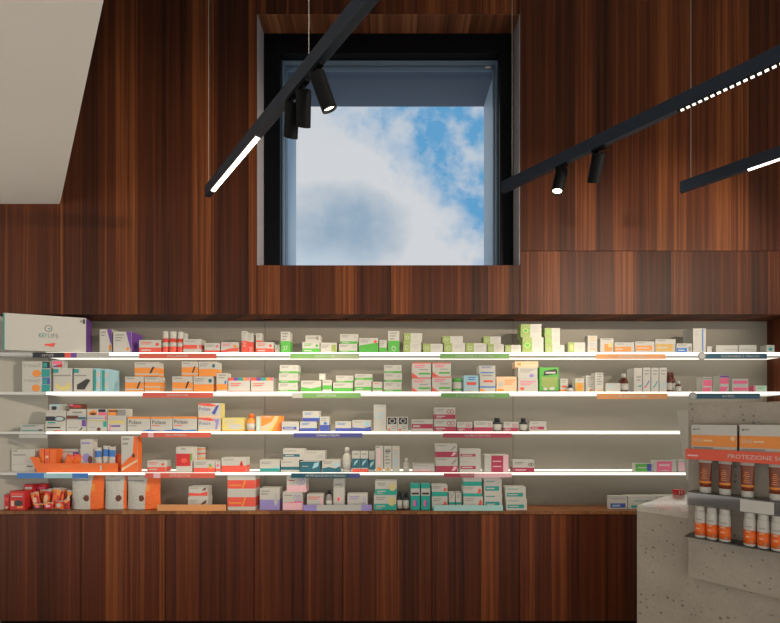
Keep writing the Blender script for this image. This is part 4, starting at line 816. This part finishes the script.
# ------------------------------------------------------------------ big white carton leaning out of the niche
pa = Vector((WX(3, 2.80), 2.80, 0)); pb = Vector((WX(86, 2.95), 2.95, 0)); u = (pb - pa); wl = u.length; u.normalize()
nrm = Vector((-u.y, u.x, 0)); mid = (pa + pb)/2 + nrm*.06; hz = WZ(318, 2.95) - SH[1] - .0006
big = carton('shipping_carton', wl, .12, hz, 'W', 'sd v; r 0 0 .018 1 t; ring .535 .64 .05 .1 K; r .53 .62 .56 .65 t; T .42 .38 .52 .5 KEY t; T .53 .38 .66 .5 LIFE K; q .49 .16 .6 .13 .62 .24 .49 .2 r; r .93 .86 .96 .93 K; r .965 .83 .99 .96 k',
             None, (mid.x, mid.y, SH[1]+.0004), math.atan2(u.y, u.x))
tag(big, 'big white carton with teal and purple ends leaning out of the top shelf at left', 'box')

# ------------------------------------------------------------------ orange counter tray with its packs, on the lowest lit shelf
zt4 = SH[4] + .0004
Yt = D + .022; tx0, tx1 = WX(37, Yt), WX(118, Yt); tw = tx1 - tx0; th = WZ(463.6, Yt) - zt4
tr = empty('display_tray', ((tx0+tx1)/2, Yt + .07, zt4)); tag(tr, 'open orange cardboard display tray holding packs on the lowest lit shelf', 'display tray')
m = MB(); m.box(-tw/2, tw/2, -.07, .07, 0, .002, PM['O']); m.build('tray_floor', tr)
m = carton('front_lip', tw, .0016, th, 'O', 'l .3 .6 .42 1 o; l .56 .6 .7 1 o; r .78 .2 .8 .8 w', tr, (0, -.0692, .002))
m = MB(); fl_ = .05; hh = .105
m.add([(-tw/2, -.068, .002), (-tw/2, -.03, .002), (-tw/2-fl_, -.03, hh), (-tw/2-fl_, -.068, hh), (-tw/2+.0015, -.068, .002), (-tw/2+.0015, -.03, .002), (-tw/2-fl_+.0015, -.03, hh), (-tw/2-fl_+.0015, -.068, hh)],
      [(0, 1, 2, 3), (4, 7, 6, 5), (0, 3, 7, 4), (1, 5, 6, 2), (3, 2, 6, 7), (0, 4, 5, 1)], PM['O']); m.build('flared_side', tr)
m = MB(); m.box(-tw/2, -tw*.14, .0685, .07, .002, hh, PM['O']); m.build('tray_back', tr)
m = MB(); m.add([(-tw/2-fl_, -.0688, hh), (-tw/2, -.0688, .002), (-tw/2+.05, -.0688, .002), (-tw/2+.01, -.0688, hh), (-tw/2-fl_, -.068, hh), (-tw/2, -.068, .002), (-tw/2+.05, -.068, .002), (-tw/2+.01, -.068, hh)], [(0, 1, 2, 3), (7, 6, 5, 4), (0, 4, 5, 1), (1, 5, 6, 2), (2, 6, 7, 3), (3, 7, 4, 0)], PM['O']); m.build('front_flap', tr)
def inT(x0, x1, yt, off, d, base, des, look, cat='box', name='medicine_carton', zb=.0026):
    Y = D + off; xa, xb = WX(x0, Y), WX(x1, Y); z0 = zt4 + zb
    o = carton(name, xb - xa - .001, d, WZ(yt, Y) - z0, base, des, None, ((xa+xb)/2, Y + d/2, z0))
    return tag(o, look, cat, 'packs in the orange display tray')
inT(39.4, 44, 449, .035, .07, 'O', 'w .5 .56 o; r .2 .3 .8 .4 e', 'slim orange carton in the tray, first from the flared end', zb=.004)
inT(44.6, 49.4, 449, .035, .07, 'O', 'r .2 .1 .8 .9 r; r .2 .6 .8 .7 e', 'slim orange carton in the tray, second from the flared end', zb=.004)
inT(49.8, 55.4, 449.4, .035, .07, 'O', 'w .0 .1 r', 'slim orange carton in the tray, third from the flared end', zb=.004)
inT(60, 78.6, 449.4, .1, .05, 'w', 'l .1 .86 .8 1 K; r .7 .4 1 .9 v', 'white carton with purple block standing at the back of the tray')
inT(80.4, 92.8, 439.4, .07, .05, 'w', 'l .06 .86 .8 1 V; e .5 .42 .34 .14 V; e .8 .36 .2 .12 B; r 0 .04 1 .1 s', 'tall white carton with lilac spot standing in the tray')
for q, (px, c, look) in enumerate(((65, 'O', 'orange snack sachet lying low in the tray, beside the purple-block carton'), (73.5, 'O', 'orange snack sachet in the tray before the tall lilac-spot carton'),
        (97.5, 'b', 'white sachet with blue top in the tray, left of three'), (104, 'b', 'white sachet with blue top in the tray, middle of three'), (110.4, 'b', 'white sachet with blue top in the tray, right of three'))):
    Y = D + .045 + .012*(q % 2); w = .062 if c == 'O' else .046; h = .095 if c == 'O' else .168 - .006*(q % 3)
    def col(u, v, front, c=c, q=q):
        if c == 'O': return 'O' if v < .85 else 'r'
        return ('b' if u > .3 + .1*math.sin(v*9+q) else 'n') if .55 < v < .85 and abs(u-.5) < .46 else ('e' if v < .4 and abs(u-.5) < .12 else ('K' if v > .97 else 'w'))
    A, _ = pouch(w, .024, h, col, 10, 14, 40+q, None, True)
    o = A.build('sachet', None, (WX(px, Y), Y + .014, zt4 + (.026 if q < 2 else .0115))); o.rotation_euler = (0, math.radians((22, 14, -2, 3, 2)[q]), 0); tag(o, look, 'sachet', 'packs in the orange display tray')
for q, (px, t_, look) in enumerate(((115.2, 4, 'crumpled orange sachet at the right end of the tray'),)):
    Y = D + .05
    A, _ = pouch(.055, .026, .115, lambda u, v, f: 'r' if v > .35 and math.sin(u*8+v*5) > .55 else 'O', 10, 12, 60, None, True)
    o = A.build('sachet', None, (WX(113.4, Y), Y + .045, zt4 + .0064)); tag(o, look, 'sachet', 'packs in the orange display tray')
Y = D + .02
o = carton('medicine_carton', WX(136.6, Y) - WX(120.4, Y), .05, WZ(436.4, Y) - zt4, 'w', 'q 0 0 1 0 1 1 .78 1 .7 .5 0 .2 O; q 0 .02 1 .3 1 .36 0 .1 e; l .08 .9 .5 2 K; e .76 .46 .1 .06 B; sd O', None, ((WX(120.4, Y)+WX(136.6, Y))/2, Y+.035, zt4))
tag(o, 'tall white carton with orange diagonal right beside the orange tray', 'box')

# ------------------------------------------------------------------ concrete counter with its display panel
CT = .98
Yc = (H - CT) * F / (505.6 - HY); C0 = Vector((WX(637, Yc), Yc, 0)); S = -D1; TT = D2
ANG = math.atan2(S.y, S.x)
def at(s, t, z=0): return Vector((C0.x + s*S.x + t*TT.x, C0.y + s*S.y + t*TT.y, z))
def solve(px, t):
    k = (px - CX)/F; bx, by = C0.x + t*TT.x, C0.y + t*TT.y
    return (k*by - bx) / (S.x - k*S.y)
def zat(p, y): return H + (HY - y)/F*p.y
ct = empty('counter', tuple(C0), ANG); tag(ct, 'concrete-look service counter standing in front of the shelves at right', 'counter')
m = MB(); m.box(0, 2.0, 0, .615, 0, CT-.031, M_STONE); m.build('counter_body', ct)
m = MB(); m.box(0, 2.0, 0, .615, CT-.03, CT, M_STONET, .001); m.build('counter_top', ct)
tp = -.055
sp = solve(688.2, tp); pp = at(sp, tp); pz1, pz0 = zat(pp, 403.4), zat(pp, 577)
pn = empty('display_board', tuple(at(sp, tp, pz0)), ANG); tag(pn, 'thick concrete display panel hung on the front of the counter', 'display panel')
m = MB(); m.box(0, 1.25, 0, .05, 0, pz1-pz0, M_STONE, .0015); m.build('panel_slab', pn)
L = 1.0
def shelfz(px, y, t): s = solve(px, t); p = at(s, t); return s, zat(p, y)
dep = .105; tf = tp - dep
s3, z3 = shelfz(684.6, 535.6, tf); s2, z2 = shelfz(686.8, 492.0, tf); s1_, z1 = shelfz(685.8, 448.4, tf)
def acr(name, s, z, label, lip=0.0, lipmat=M_ACRYL):
    t = empty(name, tuple(at(s, tf, z)), ANG); tag(t, label, 'shelf', 'acrylic shelves on the display panel')
    m = MB(); m.box(0, L, .004, dep-.0005, -.004, 0, M_SMOKE); m.build('acrylic_plate', t)
    m = MB(); m.box(0, L, 0, .0038, -(lip or .004), 0.0 if lip else 0, lipmat); m.build('front_lip', t)
    return t
acr('acrylic_shelf', s3, z3, 'lowest dark acrylic shelf on the concrete panel, under white and orange bottles', .005, M_SMOKE)
acr('acrylic_shelf', s2, z2, 'middle acrylic shelf on the concrete panel, under the bronze tubes', .06, M_SMOKE)
acr('acrylic_shelf', s1_, z1-.02, 'top acrylic shelf on the concrete panel, behind the red sign rail', .02)
# red sign rail
st, _ = shelfz(685.6, 448.4, tf-.004); pr = at(st, tf-.004); rz1, rz0 = zat(pr, 448.4), zat(pr, 458.9)
rl = empty('sign_rail', tuple(at(st, tf-.004, rz0)), ANG); tag(rl, 'red sign rail with pale lettering across the top acrylic shelf', 'sign')
stx = solve(727.8, tf-.004) - st; ste = solve(778, tf-.004) - st; tl = (ste - stx) * 17/11.6
o = carton('rail_panel', L, .003, rz1-rz0, '8', f'T {stx/L} .3 {(stx+tl)/L} .68 PROTEZIONE_SOLARE w; r .008 .3 .05 .44 P', rl, (L/2, -.002, 0))
# sun cream cartons on the top shelf
for k, (xa, xb, look) in enumerate(((691.2, 736.8, 'sun cream carton with orange band on the concrete panel, left of two'), (739.4, 790, 'sun cream carton with orange band on the concrete panel, right of two'))):
    t = tf + .02; sa, sb = solve(xa, t), solve(xb, t); p = at(sa, t); z0 = z1 - .0195
    if k == 1: sb = sa + w0
    w0 = sb - sa; h = zat(p, 424.7) - z0
    c = at((sa+sb)/2, t + .035)
    o = carton('sun_cream_carton', w0, .07, h, 'w', 'w .24 .64 o; T .04 .4 .26 .52 SOLE w; l .28 .42 .48 1 e; l .06 .82 .2 1 K; r .05 .8 .075 .86 k; l .05 .16 .5 1 K; e .92 .54 .05 .08 e; r .7 .06 .95 .18 e', None, (c.x, c.y, z0), ANG)
    tag(o, look, 'box', 'sun cream cartons on the display panel')
# bronze tubes standing on their caps
for k, (xa, xb, look) in enumerate(((698, 710, 'first'), (717.6, 730.2, 'second'), (740, 753, 'third'), (768.4, 782, 'fourth'))):
    t = tf + .03; sa, sb = solve(xa, t), solve(xb, t); r = (sb-sa)/2; c = at((sa+sb)/2, t + r); h = .185
    tb = empty('cream_tube', (c.x, c.y, z2 + .0006), ANG); tag(tb, f'bronze sun cream tube standing on its white cap, {look} from left under the red rail', 'tube', 'bronze tubes on the display panel')
    m = MB(); m.lathe([(r*.93, 0), (r*.96, .002), (r*.98, .026), (r*.9, .028)], PM['w'], 28); m.build('cap', tb)
    n = 28
    def ring(z):
        q = max(0, (z-.03)/(h-.03)); return [(r*(1+.12*q)*math.cos(2*math.pi*i/n), r*(1-.9*q**1.3)*math.sin(2*math.pi*i/n)*(1), z) for i in range(n)]
    def loft(zs, mm, grow=1.0):
        vs = []; fs = []
        for z in zs: vs += [(x*grow, y*grow, zz) for x, y, zz in ring(z)]
        for j in range(len(zs)-1):
            for i in range(n): fs.append((j*n+i, j*n+(i+1) % n, (j+1)*n+(i+1) % n, (j+1)*n+i))
        fs.append(tuple(range(n-1, -1, -1))); fs.append(tuple((len(zs)-1)*n+i for i in range(n)))
        mb_ = MB(); mb_.add(vs, fs, mm, True); return mb_
    b = loft([.0285, .05, .08, .11, .14, .165, h], M_TUBE); b.build('tube_body', tb)
    lb = loft([.14, .15, .16, .174], PM['w'], 1.02); lb.build('top_label', tb)
    pl = loft([.045, .05, .055], PM['o'], 1.015); pl.build('orange_ring', tb)
    tx = MB(); tx.keep = True
    for j in range(6):
        zz = .066 + j*.0085; q = (zz-.03)/(h-.03); yy = -r*(1-.9*q**1.3)*.9 - .0012; ww = r*(.55 - .12*(j % 3))
        tx.box(-ww, ww*.8, yy - .0006, yy + .002, zz, zz+.0025, PM['o'])
    tx.build('printed_text', tb)
# white and orange bottles
for k, (xa, xb, g, q) in enumerate(((695.4, 706.4, 'left', 'first'), (707, 718, 'left', 'second'), (719.4, 731.4, 'left', 'third'), (744.4, 756.8, 'right', 'first'), (758, 770.4, 'right', 'second'), (772, 784.8, 'right', 'third'))):
    t = tf + .006; sa, sb = solve(xa-2, t), solve(xb-1.6, t); r = (sb-sa)/2*.985; c = at((sa+sb)/2, t + r); h = .156
    tb = empty('lotion_bottle', (c.x, c.y, z3 + .0006), ANG); tag(tb, f'white lotion bottle with orange label, {q} of the {g} group on the lowest acrylic shelf', 'bottle', 'white and orange bottles on the display panel')
    m = MB(); m.lathe([(r*.9, 0), (r, .004), (r, h*.66), (r*.97, h*.72), (r*.9, h*.77), (r*.86, h*.79)], PM['w'], 28); m.build('bottle_body', tb)
    m = MB(); m.lathe([(r*.86, h*.792), (r*.88, h*.8), (r*.86, h*.95), (r*.72, h*.99), (r*.2, h)], PM['w'], 24); m.build('cap', tb)
    m = MB(); m.lathe([(r*1.014, h*.07), (r*1.014, h*.45)], PM['O'], 28); m.build('orange_label', tb)
    m = MB(); m.keep = True
    for j in range(3): m.box(-r*.5, r*(.45-.15*j), -r*1.03, -r*.8, h*(.54+.0*j) - j*h*.14, h*(.565) - j*h*.14, PM['K' if j == 0 else 'e'])
    m.box(r*.3, r*.6, -r*.98, -r*.6, h*.1, h*.16, PM['K']); m.build('printed_text', tb)
# blank price card in the lip of the middle shelf
sa = solve(740, tf-.002); sb = solve(774, tf-.002); pc = at(sa, tf-.002)
cd = MB(); hc = .053; cd.box(0, sb-sa, 0, .0012, 0, hc, PM['W']); 
for j in range(2): cd.box((sb-sa)*.08, (sb-sa)*(.8-.3*j), -.0003, 0, hc*(.62-.3*j), hc*(.66-.3*j), PM['s'])
o = cd.build('price_card', None, tuple(at(sa, tf-.0016, z2-.0575)), ANG); tag(o, 'white price card in the front lip of the middle acrylic shelf', 'card')
# grey screen on the counter behind the panel, and a small red carton
c = at(.26, .43, CT + .0004)
sc = empty('tilted_screen', tuple(c), 0); tag(sc, 'pale grey tilted screen on the counter, peeking out behind the concrete panel', 'screen')
m = MB(); m.box(-.07, .07, -.07, .07, 0, .012, M_SCREEN, .004); m.build('foot', sc)
m = MB(); m.tube((0, 0, .012), (-.03, 0, .2), .014, M_SCREEN); m.build('stand', sc)
Mx = Matrix.Translation((-.035, .05, .29)) @ Matrix.Rotation(math.radians(-8), 4, 'Y')
m = MB(); m.box(-.012, .012, -.17, .17, -.2, .24, M_SCREEN, .008, Mx); m.build('screen_housing', sc)
m = MB(); m.box(.0125, .0135, -.155, .155, -.17, .22, M_BLACK, 0, Mx); m.build('display_glass', sc)
c = at(.035, .575, CT + .0004); o = carton('small_carton', .05, .04, .03, 'R', 'r .3 .1 .4 .9 w; r .6 .1 .7 .9 w', None, tuple(c), 0); tag(o, 'small red carton with white marks at the far end of the counter', 'box')

# ------------------------------------------------------------------ suspended light tracks
zT = H + (HY - 193)/F*2.45
TW, TH = .031, .06
def track(px, look, length, lit, wires, cells=None):
    o0 = Vector((WX(px, 2.45), 2.45, zT)); t = empty('light_track', tuple(o0), ANG); tag(t, look, 'lamp', 'suspended black light tracks')
    m = MB(); m.box(-.06 if px == 211 else 0, length, -TW/2, TW/2, 0, TH, M_TRACK, .0012); m.build('track_rail', t)
    for a, b in lit:
        m = MB(); m.box(a, b, -.0105, .0105, -.0025, -.0002, M_LINEAR); m.build('linear_diffuser', t)
    if cells:
        a, n = cells
        m = MB(); m.box(a-.01, a+n*.0205+.003, -TW/2+.003, TW/2-.003, -.002, -.0002, M_BLACK); m.build('louvre_plate', t)
        for i in range(n):
            m = MB(); m.box(a+i*.0205, a+i*.0205+.0115, -.0075, .0075, -.0042, -.0022, M_CELL, .0005); m.build('louvre_cell', t)
    for a in wires:
        m = MB(); m.tube((a, 0, TH), (a, 0, TOPZ - zT - .001), .0012, M_WIRE, 6); m.build('suspension_wire', t)
    return t, o0
def on_track(o0, s): return o0 + S*s
tl_, oL = track(211, 'black light track with lit end crossing in front of the window corner', 4.2, [(.03, .64), (2.2, 3.6)], [-.04, 1.1, 2.6])  # second lit section is out of view, added to light the room
tr_, oR = track(503, 'long black light track at right carrying a row of small lit cells', 3.6, [(2.7, 3.5)], [.06, 2.65], (.87, 24))  # linear section is out of view, added as room light
t3_, oX = track(680.5, 'short visible black light track with a lit strip at the right edge', 3.0, [(.3, 1.6)], [.05, 1.9])
def spot(o0, s, d, look, energy, lensmat=M_LENS, size=50):
    base = on_track(o0, s); d = Vector(d).normalized()
    t = empty('track_spotlight', tuple(base)); tag(t, look, 'spotlight', 'black cylinder spotlights on the tracks')
    Rz = Matrix.Rotation(ANG, 4, 'Z')
    m = MB(); m.box(-.03, .03, -.011, .011, -.01, -.0005, M_BLACK, .001, Rz); m.build('track_adapter', t)
    m = MB(); m.tube((0, 0, -.01), (0, 0, -.034), .006, M_BLACK, 10); m.build('pivot_stem', t)
    top = Vector((0, 0, -.028)) - d*.004
    M = Matrix.Translation(top) @ d.to_track_quat('Z', 'Y').to_matrix().to_4x4()
    m = MB(); r = .029; Lb = .122
    m.lathe([(r*.9, 0), (r, .003), (r, Lb), (r*.86, Lb), (r*.8, Lb-.012)], M_BLACK, 28, M, smooth=False); m.build('lamp_cylinder', t)
    m = MB(); m.lathe([(r*.79, Lb-.010), (r*.79, Lb-.009)], lensmat, 24, M, smooth=False); m.build('lens', t)
    l = bpy.data.lights.new('spot_beam', 'SPOT'); l.energy = energy; l.color = (1, .86, .68); l.spot_size = math.radians(size); l.spot_blend = .7; l.shadow_soft_size = .02
    o = bpy.data.objects.new('spot_beam', l); C.objects.link(o); o.parent = t; o.location = top + d*(Lb+.004); o.rotation_euler = d.to_track_quat('-Z', 'Y').to_euler()
    return t
spot(oL, 1.16, (.34, .30, -.88), 'black cylinder spotlight hanging before the window, nearest of three on the left track', 30)
spot(oL, 1.06, (-.14, .66, -.72), 'black cylinder spotlight before the window, middle of three on the left track', 40)
spot(oL, .97, (-.2, .62, -.74), 'black cylinder spotlight before the window frame, farthest of three on the left track', 40)
spot(oR, .35, (-.24, -.12, -.95), 'black cylinder spotlight with glowing lens on the right track', 25)
spot(oR, .535, (.06, .58, -.8), 'black cylinder spotlight with dark body turned to the wall on the right track', 40)
# unseen spotlights added on the tracks over the camera to brighten the shelf wall
for (o0, s, tgt, en) in ((oR, 2.5, (-2.0, D, 2.3), 2.1), (oR, 2.2, (-.6, D, 2.5), 1.1), (oR, 1.9, (1.0, D, 2.5), .75), (oX, 1.9, (1.9, D, 2.5), .9), (oX, 2.2, (.3, D, 1.5), .35)):
    b = on_track(o0, s)
    spot(o0, s, Vector(tgt) - b, 'unseen fill spotlight added on the part of a track running over the viewer', FILL_SPOTB*en)

# ------------------------------------------------------------------ sky, exposure, camera
w = bpy.data.worlds.new('sky'); bpy.context.scene.world = w; w.use_nodes = True; nt = w.node_tree; nt.nodes.clear()
out = nt.nodes.new('ShaderNodeOutputWorld'); bg = nt.nodes.new('ShaderNodeBackground'); nt.links.new(bg.outputs[0], out.inputs[0])
tc = node(nt, 'ShaderNodeTexCoord'); sp_ = node(nt, 'ShaderNodeSeparateXYZ'); nt.links.new(tc.outputs['Generated'], sp_.inputs[0])
dy = mathn(nt, 'MAXIMUM', sp_.outputs[1], .12)
U = mathn(nt, 'DIVIDE', sp_.outputs[0], dy); V = mathn(nt, 'DIVIDE', sp_.outputs[2], dy)
cb = node(nt, 'ShaderNodeCombineXYZ'); nt.links.new(U, cb.inputs[0]); nt.links.new(V, cb.inputs[1]); cb.inputs[2].default_value = 1.7
def wnoise(s, det, rough=.55, off=0.0):
    n = node(nt, 'ShaderNodeTexNoise'); n.inputs['Scale'].default_value = s; n.inputs['Detail'].default_value = det; n.inputs['Roughness'].default_value = rough
    mp = node(nt, 'ShaderNodeVectorMath', operation='ADD'); nt.links.new(cb.outputs[0], mp.inputs[0]); mp.inputs[1].default_value = (off, off*.7, off)
    nt.links.new(mp.outputs[0], n.inputs['Vector']); return n.outputs[0]
n1 = wnoise(9, 6, .6); n2 = wnoise(16, 5, .55, 3.1); n3 = wnoise(5, 3, .5, 7.7)
# signed distance to the edge of the big cumulus: positive is open blue sky
edge = mathn(nt, 'SUBTRACT', mathn(nt, 'ADD', V, mathn(nt, 'MULTIPLY', U, 1.25)), .64)
edge = mathn(nt, 'ADD', edge, mathn(nt, 'MULTIPLY_ADD', n1, .44, -.22))
blue = mathn(nt, 'MULTIPLY_ADD', edge, 6.0, .5, clamp=True)
puff = mathn(nt, 'MULTIPLY_ADD', n2, 4.4, -1.95, clamp=True)
blue = mathn(nt, 'MULTIPLY', blue, mathn(nt, 'SUBTRACT', 1.0, mathn(nt, 'MULTIPLY', puff, .75)))
# grey belly of the cloud at lower left, and thin bluish veil at upper left
gx = mathn(nt, 'DIVIDE', mathn(nt, 'ADD', U, .115), .13); gy = mathn(nt, 'DIVIDE', mathn(nt, 'SUBTRACT', V, .445), .085)
gd = mathn(nt, 'ADD', mathn(nt, 'MULTIPLY', gx, gx), mathn(nt, 'MULTIPLY', gy, gy))
belly = mathn(nt, 'MULTIPLY_ADD', mathn(nt, 'ADD', gd, mathn(nt, 'MULTIPLY_ADD', n1, 2.4, -1.2)), -.6, 1.0, clamp=True)
veil = mathn(nt, 'MULTIPLY', mathn(nt, 'MULTIPLY_ADD', V, 6.0, -3.75, clamp=True), mathn(nt, 'MULTIPLY_ADD', n3, 3.0, -1.0, clamp=True))
cloud = mixc(nt, mathn(nt, 'MULTIPLY', belly, .85), (.76, .76, .785, 1), (.28, .42, .57, 1))
cloud = mixc(nt, mathn(nt, 'MULTIPLY', veil, .6), cloud, (.38, .56, .74, 1))
low = mathn(nt, 'MULTIPLY', mathn(nt, 'MULTIPLY_ADD', V, -14.0, 5.9, clamp=True), mathn(nt, 'MULTIPLY_ADD', U, -5.0, .1, clamp=True))
cloud = mixc(nt, mathn(nt, 'MULTIPLY', low, .7), cloud, (.55, .68, .80, 1))
sky = mixc(nt, blue, cloud, (.135, .40, .70, 1))
# the rest of the sky: an even pale overcast behind the viewer, a dull ground ahead, and ground glow added behind to brighten the ceiling
front = mathn(nt, 'MULTIPLY_ADD', sp_.outputs[1], 4.0, -1.4, clamp=True)
allsky = mixc(nt, front, AMBC, sky)
up = mathn(nt, 'MULTIPLY_ADD', sp_.outputs[2], 12.0, .5, clamp=True)
nt.links.new(mixc(nt, up, mixc(nt, front, GND_GLOW, (.2, .2, .2, 1)), allsky), bg.inputs[0]); bg.inputs[1].default_value = 1.0
sc_ = bpy.context.scene
sc_.view_settings.view_transform = 'Standard'; sc_.view_settings.look = 'None'; sc_.view_settings.exposure = EXPO; sc_.view_settings.gamma = 1.0
sc_.view_settings.use_curve_mapping = False
cam = bpy.data.cameras.new('camera'); co = bpy.data.objects.new('camera', cam); C.objects.link(co); sc_.camera = co
co.location = (0, 0, H); co.rotation_euler = (math.pi/2, 0, 0)
cam.sensor_width = 36; cam.lens = 36 * F / 780; cam.shift_y = (HY - 311.5) / 780; cam.shift_x = 0
cam.clip_start = .05
